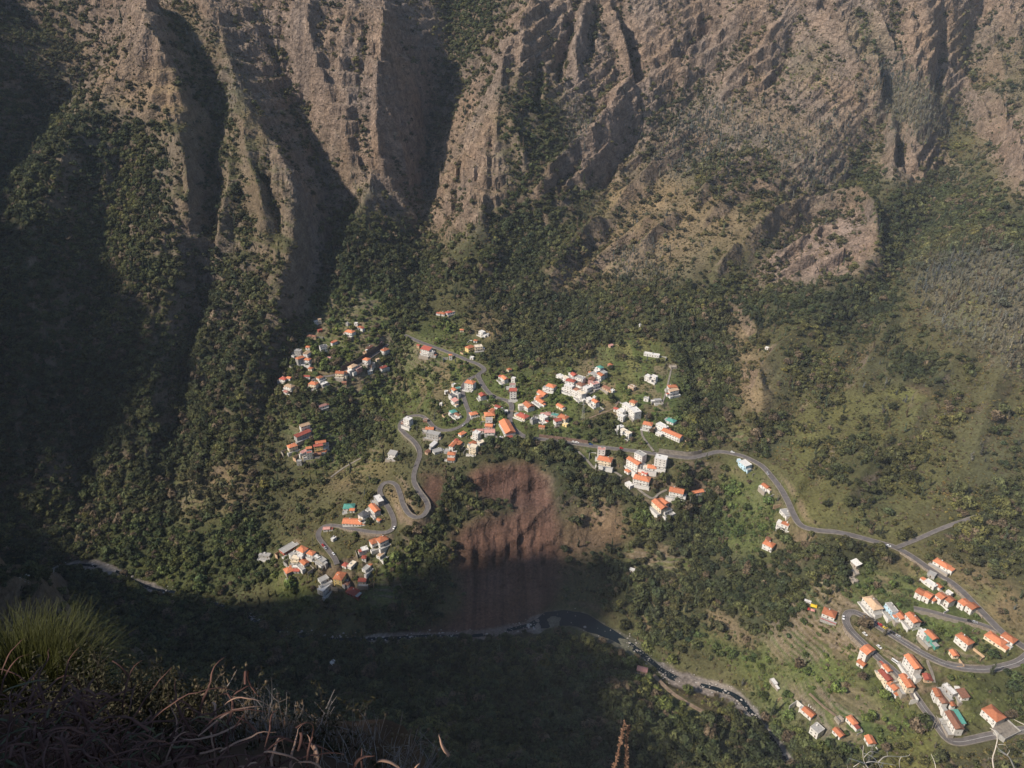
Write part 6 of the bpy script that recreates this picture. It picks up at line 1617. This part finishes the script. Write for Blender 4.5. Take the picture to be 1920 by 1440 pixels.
def awning(cx, cy, w, d, rz, mat, lab):
    g = ground_spot(cx, cy, 2.4); t = empty('awning', tuple(g), rz); set_props(t, lab, 'awning', 'canvas awnings by the restaurant')
    V = [(-w / 2, -d / 2, 2.2), (w / 2, -d / 2, 2.2), (w / 2, d / 2, 2.6), (-w / 2, d / 2, 2.6), (0, 0, 3.1)]
    child('canopy', Geo().add(V, [[0, 1, 4], [1, 2, 4], [2, 3, 4], [3, 0, 4]]).add([(a, b, c - .06) for a, b, c in V], [[4, 1, 0], [4, 2, 1], [4, 3, 2], [4, 0, 3]]).mesh('canopy', [mat]), t)
    for sx in (-1, 1):
        for sy in (-1, 1): child('post', Geo().box(sx * w * .46 - .05, sx * w * .46 + .05, sy * d * .46 - .05, sy * d * .46 + .05, -1.5, 2.3 if sy < 0 else 2.6).mesh('post', [POLE]), t)
awning(1525, 1135, 5.2, 3.2, -.4, YEL, 'bright yellow awning left of the restaurant')
awning(1513, 1140, 3.6, 2.6, -.3, REDC, 'red awning left of the yellow one')
awning(1523, 1143, 3.4, 2.6, -.3, plain('pink_canvas', (.55, .26, .22), .7, .12), 'faded pink awning between the yellow one and the restaurant')
g = ground_spot(1514, 1128, 1.2); t = empty('caravan', tuple(g), -.5); set_props(t, 'white caravan parked above the red and yellow awnings', 'caravan')
child('body', Geo().box(-2.8, 2.8, -1.1, 1.1, .5, 2.6).mesh('body', [WALL['w']]), t)
for x in (-1.4, .2, 1.6): o = child('window', WINDOW, t); o.location = (x, -1.103, 1.75); o.scale = (.8, .6, .5)
for sx in (-1, 1): o = child('wheel', CM['white', True][3], t); o.location = (sx * .6, -.95, .32)
# pillars of the cottage in the lower green slope, and the villa's walled court
r = by_label('orange cottage with white pillars'); h_ = next(h for h in HOUSES if 'orange cottage with white pillars' in h['label'])
for i in range(5): o = child('pillar', Geo().box(-.28, .28, -.28, .28, -3, 3.0).mesh('pillar', [WALL['w']]) if i == 0 else bpy.data.meshes['pillar'], r); o.location = (-h_['W'] * .5 + i * 1.9, h_['D'] * .5 + 3.2, 0)
r = by_label('orange hipped villa with walled courtyard'); h_ = next(h for h in HOUSES if 'orange hipped villa with walled courtyard' in h['label']); W_, D_ = h_['W'], h_['D']
child('courtyard', Geo().box(W_ / 2 + .01, W_ / 2 + 10, -D_ / 2 - 2, D_ / 2 + 4, -5, .03).box(-W_ / 2, W_ / 2, D_ / 2 + .01, D_ / 2 + 4, -5, .03).mesh('courtyard', [CONC]), r)
child('garden_wall', Geo().box(W_ / 2 + 10.003, W_ / 2 + 10.3, -D_ / 2 - 2, D_ / 2 + 4, -5, 1.3).box(-W_ / 2, W_ / 2 + 10.3, D_ / 2 + 4.003, D_ / 2 + 4.3, -5, 1.3).box(W_ / 2 + 2, W_ / 2 + 10.3, -D_ / 2 - 2.3, -D_ / 2 - 2.003, -5, 1.1).mesh('garden_wall', [WALL['g']]), r)

# ------------------------------------------------------------------ the air
hz = Geo(); hz.box(-1420, 1470, -480, 2360, -640, 470)
hm = bpy.data.materials.new('air'); hm.use_nodes = True; hn = hm.node_tree.nodes; hn.remove(hn['Principled BSDF'])
pv = hn.new('ShaderNodeVolumePrincipled'); pv.inputs['Color'].default_value = (.78, .87, 1.0, 1); pv.inputs['Density'].default_value = HAZE; pv.inputs['Anisotropy'].default_value = -.35
hm.node_tree.links.new(pv.outputs[0], hn['Material Output'].inputs['Volume'])
haze = bpy.data.objects.new('haze', hz.mesh('haze', [hm])); COL.objects.link(haze)
set_props(haze, 'thin bluish haze filling the valley', None, None, 'stuff')
# ------------------------------------------------------------------ plants on the ledge at the viewer's feet
fr = np.random.default_rng(21)
gx_, gy_ = np.meshgrid(np.linspace(-9, 1.4, 60), np.linspace(-1.2, 9, 60))
def ledge_z(x, y):
    s = .93 + .52 * sstep(-1.2, .9, x) + .30 * sstep(4.6, 7.5, y)
    bank = 2.0 * sstep(-2.6, -4.2, x) * (1 - sstep(2.2, 4.4, y))  # unseen rise at the left, added to keep sun off the ledge plants
    return -1.75 - s * np.maximum(y, 0) + .18 * fbm(x * .9, y * .9, 3) - 6 * sstep(6.2, 9, y) - 5 * sstep(-.95 , .2, x + .12 * (y - 3)) + bank
led_m, n_, l_, b_ = node_mat('ledge_soil', .95, .1)
tn = n_.new('ShaderNodeTexNoise'); tn.inputs['Scale'].default_value = 6; tn.inputs['Detail'].default_value = 8
rp = n_.new('ShaderNodeValToRGB'); rp.color_ramp.elements[0].color = (.018, .012, .009, 1); rp.color_ramp.elements[1].color = (.085, .055, .035, 1)
l_.new(tn.outputs['Fac'], rp.inputs['Fac']); l_.new(rp.outputs[0], b_.inputs['Base Color'])
ledge = grid_mesh('ledge_ground', gx_, gy_, ledge_z(gx_, gy_), led_m); ledge['kind'] = 'structure'; ledge['label'] = 'dark earth of the overgrown ledge at the viewer\'s feet'
def spot(px, py, y):
    x, yy, z = pt_y(px, py, y); return np.array([x, yy, z])
def col_mat(name, a, b, rough=.7, scale=8.):
    m, n, l, bs = node_mat(name, rough, .25)
    t = n.new('ShaderNodeTexCoord'); k = n.new('ShaderNodeTexNoise'); k.inputs['Scale'].default_value = scale; k.inputs['Detail'].default_value = 4
    l.new(t.outputs['Object'], k.inputs['Vector']); r = n.new('ShaderNodeValToRGB')
    r.color_ramp.elements[0].position = .3; r.color_ramp.elements[1].position = .7
    r.color_ramp.elements[0].color = (*a, 1); r.color_ramp.elements[1].color = (*b, 1)
    l.new(k.outputs['Fac'], r.inputs['Fac']); l.new(r.outputs[0], bs.inputs['Base Color'])
    return m
DEAD = col_mat('dead_leaf', (.045, .020, .015), (.135, .066, .047)); DEADP = col_mat('dry_pale_leaf', (.22, .12, .08), (.40, .26, .18)); AGAVE = col_mat('dull_green_leaf', (.05, .055, .025), (.10, .10, .05))
BROOM = col_mat('broom_stem', (.018, .022, .004), (.06, .064, .011)); DTWIG = col_mat('dark_twig', (.03, .024, .018), (.07, .055, .04)); TWIG = col_mat('grey_twig', (.13, .11, .10), (.26, .23, .21)); BARE = col_mat('weathered_branch', (.42, .36, .29), (.68, .62, .53))
HEATH = col_mat('heath_leaf', (.016, .015, .006), (.052, .045, .018)); SEED = col_mat('seed_head', (.06, .042, .024), (.14, .10, .06)); SPIKE = col_mat('dry_flower', (.15, .082, .05), (.32, .19, .12), .8, 20)
def leaf_strip(path, w, fold=.35):
    P = np.array(path, float); n = len(P); V, Fc = [], []
    T = np.gradient(P, axis=0); T /= np.linalg.norm(T, axis=1, keepdims=True) + 1e-9
    up = np.array([0, 0, 1.0]); S = np.cross(T, up); nn = np.linalg.norm(S, axis=1, keepdims=True); S = np.where(nn > .15, S / np.maximum(nn, 1e-6), np.array([1, 0, 0])); N = np.cross(S, T)
    for i in range(n):
        t = i / (n - 1); ww = w * (1 - t ** 2.2) * (.75 + .5 * min(t * 3, 1) * (1 - t)) + .0012
        V += [P[i] - S[i] * ww + N[i] * ww * fold, P[i], P[i] + S[i] * ww + N[i] * ww * fold, P[i] - N[i] * ww * .10]
    for i in range(n - 1):
        a, b = i * 4, i * 4 + 4
        Fc += [[a, a + 1, b + 1, b], [a + 1, a + 2, b + 2, b + 1], [a + 2, a + 3, b + 3, b + 2], [a + 3, a, b, b + 3]]
    return [tuple(v) for v in V], Fc
def tube(path, r0, r1, k=5):
    P = np.array(path, float); n = len(P); V, Fc = [], []
    T = np.gradient(P, axis=0); T /= np.linalg.norm(T, axis=1, keepdims=True) + 1e-9
    for i in range(n):
        a = np.cross(T[i], [.3, .8, .2]); a /= np.linalg.norm(a); b = np.cross(T[i], a); r = r0 + (r1 - r0) * i / (n - 1)
        V += [tuple(P[i] + r * (math.cos(q * 6.2832 / k) * a + math.sin(q * 6.2832 / k) * b)) for q in range(k)]
    for i in range(n - 1):
        Fc += [[i * k + q, i * k + (q + 1) % k, (i + 1) * k + (q + 1) % k, (i + 1) * k + q] for q in range(k)]
    return V, Fc
def arc(base, az, el, L, curl, n=10, wob=.05):
    p = np.array(base, float); out = [p.copy()]; e = el; a = az
    for i in range(n - 1):
        d = np.array([math.cos(a) * math.cos(e), math.sin(a) * math.cos(e), math.sin(e)]); p = p + d * L / (n - 1); out.append(p.copy())
        e += curl / (n - 1) * (1 + i / n); a += fr.normal(0, wob)
    return out
def rosette(px, py, y, n, lab, mats, L=(.22, .50), w=(.0035, .0085), el=(-.2, .9), curl=(-3.8, -.4), cat='dead plant', name='dead_agave'):
    b = spot(px, py, y); t = empty(name, tuple(b)); set_props(t, lab, cat, 'dried agave plants on the ledge')
    for i in range(n):
        az = fr.uniform(0, 6.283); m = mats[int(fr.integers(0, len(mats)))]
        V, Fc = leaf_strip(arc((fr.normal(0, .16), fr.normal(0, .16), fr.normal(0, .05)), az, fr.uniform(*el), fr.uniform(*L), fr.uniform(*curl), 11, .22), fr.uniform(*w))
        child('leaf', Geo().add(V, Fc).mesh('leaf', [m], True), t)
    return t
rosette(40, 1400, 2.7, 95, 'tangle of dark reddish dead agave leaves in the bottom left corner', [DEAD, DEAD, DEAD, AGAVE])
rosette(150, 1370, 3.0, 90, 'brown dead agave right of the corner tangle', [DEAD, DEAD, DEAD])
rosette(250, 1425, 2.6, 90, 'dead agave with a dull green leaf under the dark bushes', [DEAD, DEAD, AGAVE])
rosette(370, 1420, 2.7, 85, 'brown dead agave below the grey twig bush', [DEAD, DEAD, DEAD, DEADP])
rosette(90, 1450, 2.3, 85, 'dead agave heap along the bottom edge at the left', [DEAD, DEAD])
rosette(470, 1470, 2.5, 75, 'dead agave heap along the bottom edge, right end', [DEAD, DEAD, DEADP])
rosette(10, 1330, 3.3, 60, 'dead agave with arching leaves against the green broom bush', [DEAD])
rosette(645, 1490, 2.6, 13, 'pale dry agave with upright curled leaves lit by the sun', [DEADP, DEADP, DEAD], L=(.18, .36), w=(.007, .013), el=(.8, 1.45), curl=(-2.4, -.3))
rosette(560, 1488, 2.5, 9, 'pale dry agave with two hooked leaves left of the upright one', [DEADP, DEADP], L=(.22, .36), w=(.006, .011), el=(.9, 1.45), curl=(-3.4, -.6))
rosette(835, 1497, 2.5, 6, 'pinkish leaf tips of a small agave at the bottom edge', [DEADP], L=(.12, .2), w=(.008, .012), el=(.7, 1.4), curl=(-.7, .1))
def bush(px, py, y, n, h, spread, lab, mat, name='heath_bush', cat='bush', stem=TWIG, leafy=16, leaf=.026, tipmat=None, upright=.5, tall=1.0):
    b = spot(px, py, y); t = empty(name, tuple(b)); set_props(t, lab, cat, 'bushes on the ledge')
    S, Lf, Tp = Geo(), Geo(), Geo()
    for i in range(n):
        az = fr.uniform(0, 6.283); r = fr.uniform(0, spread)
        base = (math.cos(az) * r, math.sin(az) * r, -.5); el = fr.uniform(.9, 1.5) if fr.random() < upright else fr.uniform(.35, 1.2)
        L = (h + .45) * fr.uniform(.6, 1.1) * tall
        p = arc(base, az + fr.normal(0, .5), el, L, fr.uniform(-.3, .35), 7, .18)
        S.add(*tube(p, .006, .0015, 3))
        for q in range(2):                                                       # side twigs
            k = int(fr.integers(2, 6)); pp = arc(p[k], az + fr.normal(0, 1.2), fr.uniform(.3, 1.2), L * fr.uniform(.2, .4), fr.uniform(-.3, .4), 4, .2)
            S.add(*tube(pp, .003, .001, 3))
            for z in range(leafy):
                c = pp[int(fr.integers(0, 4))] + fr.normal(0, .018, 3); d = fr.normal(size=3); d /= np.linalg.norm(d); e = np.cross(d, fr.normal(size=3)); e /= np.linalg.norm(e); s = leaf * fr.uniform(.5, 1.2)
                Lf.add([tuple(c - d * s), tuple(c + e * s * .35), tuple(c + d * s), tuple(c - e * s * .35)], [[0, 1, 2, 3]])
        for z in range(leafy):
            c = p[int(fr.integers(3, 7))] + fr.normal(0, .02, 3); d = fr.normal(size=3); d /= np.linalg.norm(d); e = np.cross(d, fr.normal(size=3)); e /= np.linalg.norm(e); s = leaf * fr.uniform(.5, 1.2)
            Lf.add([tuple(c - d * s), tuple(c + e * s * .35), tuple(c + d * s), tuple(c - e * s * .35)], [[0, 1, 2, 3]])
        if tipmat:
            v = ICO_V * .014 * fr.uniform(.7, 1.4) + p[-1]; Tp.add([tuple(a) for a in v], ICO_F)
    o = child('stems', S.mesh('stems', [stem]), t); o['kind'] = 'stuff'
    if Lf.F: o = child('leaves', Lf.mesh('leaves', [mat]), t); o['kind'] = 'stuff'
    if Tp.F: o = child('seed_heads', Tp.mesh('seed_heads', [tipmat]), t); o['kind'] = 'stuff'
    return t
# green broom: hundreds of upright blades
b = spot(28, 1250, 5.6); t = empty('broom_bush', tuple(b)); set_props(t, 'green broom bush of upright thin blades at the left edge', 'bush', 'bushes on the ledge')
S = Geo()
for i in range(2800):
    az = fr.uniform(0, 6.283); r = .50 * math.sqrt(fr.random()); base = (math.cos(az) * r, math.sin(az) * r * .7, -.6)
    p = arc(base, az, fr.uniform(.7, 1.5), fr.uniform(.6, 1.2) * (1.15 - .35 * r / .5), fr.uniform(-1.1, .2), 7, .28)
    V, Fc = leaf_strip(p, .0036); S.add(V, Fc)
o = child('stems', S.mesh('stems', [BROOM]), t); o['kind'] = 'stuff'
bush(140, 1370, 4.6, 170, .30, .55, 'dark olive heath bush just right of the green broom', HEATH, stem=DTWIG)
bush(70, 1365, 4.3, 150, .32, .5, 'dark heath bush in front of the green broom', HEATH, stem=DTWIG)
bush(240, 1385, 4.2, 170, .30, .5, 'dark heath bush behind the dead agave', HEATH, stem=DTWIG)
bush(345, 1400, 4.2, 170, .32, .42, 'tallest of the dark heath bushes, with two thin stalks above it', HEATH, stem=DTWIG, tipmat=SEED)
bush(430, 1428, 3.9, 150, .28, .4, 'brownish heath bush left of the grey twig bush', SEED)
bush(500, 1440, 3.7, 190, .34, .32, 'grey leafless twig bush', TWIG, 'twig_bush', leafy=2, leaf=.012, upright=.8)
bush(625, 1470, 3.6, 170, .30, .36, 'brown bush full of seed heads right of the grey twig bush', SEED, 'seed_bush', leafy=5, leaf=.014, tipmat=SEED)
bush(705, 1488, 3.5, 140, .28, .28, 'low brown seed bush at the right end of the ledge plants', SEED, 'seed_bush', leafy=5, leaf=.014, tipmat=SEED)
bush(560, 1462, 3.4, 130, .22, .35, 'low dark bush between the grey twigs and the pale curled leaves', HEATH, stem=DTWIG)
bush(300, 1440, 3.5, 130, .22, .4, 'low dark bush just behind the middle dead agave', HEATH, stem=DTWIG)
bush(680, 1500, 3.1, 120, .2, .3, 'lowest brown seed bush at the bottom edge beside the pale leaves', SEED, 'seed_bush', leafy=6, leaf=.014)
def spike(pts, y, lab):
    P = [spot(a, b_, y) for a, b_ in pts]; o0 = P[0]; t = empty('dry_flower_spike', tuple(o0)); set_props(t, lab, 'dry flower', 'dry flower spikes at the bottom centre')
    Q = [p - o0 for p in P]; child('stem', Geo().add(*tube(Q, .006, .003, 5)).mesh('stem', [SPIKE], True), t)
    H_ = Geo(); n = len(Q)
    for i in range(230):
        u = fr.random() ** .8 * (n - 1.001); k = int(u); c = Q[k] + (Q[k + 1] - Q[k]) * (u - k)
        d = np.array([fr.normal(0, 1), fr.normal(0, 1), .9]); d /= np.linalg.norm(d); L = fr.uniform(.013, .03) * (1.1 - .5 * u / n); e = np.cross(d, fr.normal(size=3)); e /= np.linalg.norm(e); f = np.cross(d, e)
        tip = c + d * L; mid = c + d * L * .55
        H_.add([tuple(c), tuple(mid + e * .0042), tuple(mid - e * .002 + f * .004), tuple(mid - e * .002 - f * .004), tuple(tip)], [[0, 1, 2], [0, 2, 3], [0, 3, 1], [4, 2, 1], [4, 3, 2], [4, 1, 3]])
    o = child('seed_husks', H_.mesh('seed_husks', [SPIKE]), t); o['kind'] = 'stuff'
spike([(1146, 1470), (1152, 1440), (1161, 1405), (1171, 1352)], 3.0, 'taller reddish dry flower spike, leaning from the left')
spike([(1177, 1470), (1175, 1440), (1174, 1405), (1178, 1362)], 3.02, 'shorter reddish dry flower spike, the straight right one')
def branches(root, y, lab, limbs, name='bare_branch', r=.011):
    o0 = spot(*root, y); t = empty(name, tuple(o0)); set_props(t, lab, 'branch', 'bare branches at the lower right')
    for pts, r0, dy in limbs:
        D = dense(pts, 5.0); Q = [spot(a, b_, y + dy * i / len(D)) - o0 for i, (a, b_) in enumerate(D)]
        child('limb', Geo().add(*tube(Q, r0 * .62, r0 * .25, 6)).mesh('limb', [BARE], True), t)
branches((1645, 1455), 3.6, 'bare pale branching twigs at the bottom edge below the orange cottage', [
 ([(1640, 1455), (1622, 1432), (1618, 1415), (1619, 1398)], .007, .1), ([(1622, 1432), (1606, 1426), (1592, 1422)], .006, -.1), ([(1620, 1420), (1632, 1409), (1648, 1412)], .004, .1), ([(1618, 1410), (1612, 1401)], .003, 0), ([(1624, 1430), (1634, 1428), (1650, 1430), (1680, 1435)], .006, .1),
 ([(1656, 1452), (1646, 1430), (1634, 1418), (1619, 1412)], .006, -.1), ([(1646, 1430), (1658, 1419), (1672, 1418), (1688, 1419), (1704, 1417)], .007, .2), ([(1690, 1419), (1686, 1428), (1688, 1445)], .005, 0), ([(1704, 1417), (1707, 1413)], .003, 0), ([(1664, 1418), (1663, 1406)], .003, 0), ([(1600, 1438), (1612, 1430)], .004, 0), ([(1590, 1445), (1588, 1432)], .003, 0), ([(1630, 1452), (1618, 1436)], .005, .1)])
branches((1755, 1455), 3.4, 'single bent pale twig at the bottom edge', [([(1756, 1455), (1753, 1432), (1746, 1414)], .006, .1)])
branches((1900, 1455), 3.3, 'forked pale branch across the lowest road at the right', [
 ([(1866, 1455), (1861, 1424), (1866, 1405), (1870, 1385), (1866, 1372), (1856, 1365)], .009, .2), ([(1908, 1455), (1895, 1425), (1888, 1416), (1872, 1404), (1869, 1396)], .009, -.1), ([(1888, 1416), (1893, 1408), (1891, 1405)], .005, 0), ([(1890, 1418), (1880, 1412), (1871, 1408)], .004, 0), ([(1861, 1424), (1856, 1420)], .003, 0), ([(1872, 1396), (1884, 1396), (1889, 1402)], .003, 0)])
branches((1930, 1362), 3.3, 'thin pale twig crossing the courtyard corner at the right edge', [([(1930, 1363), (1915, 1356), (1901, 1349)], .006, .1)])
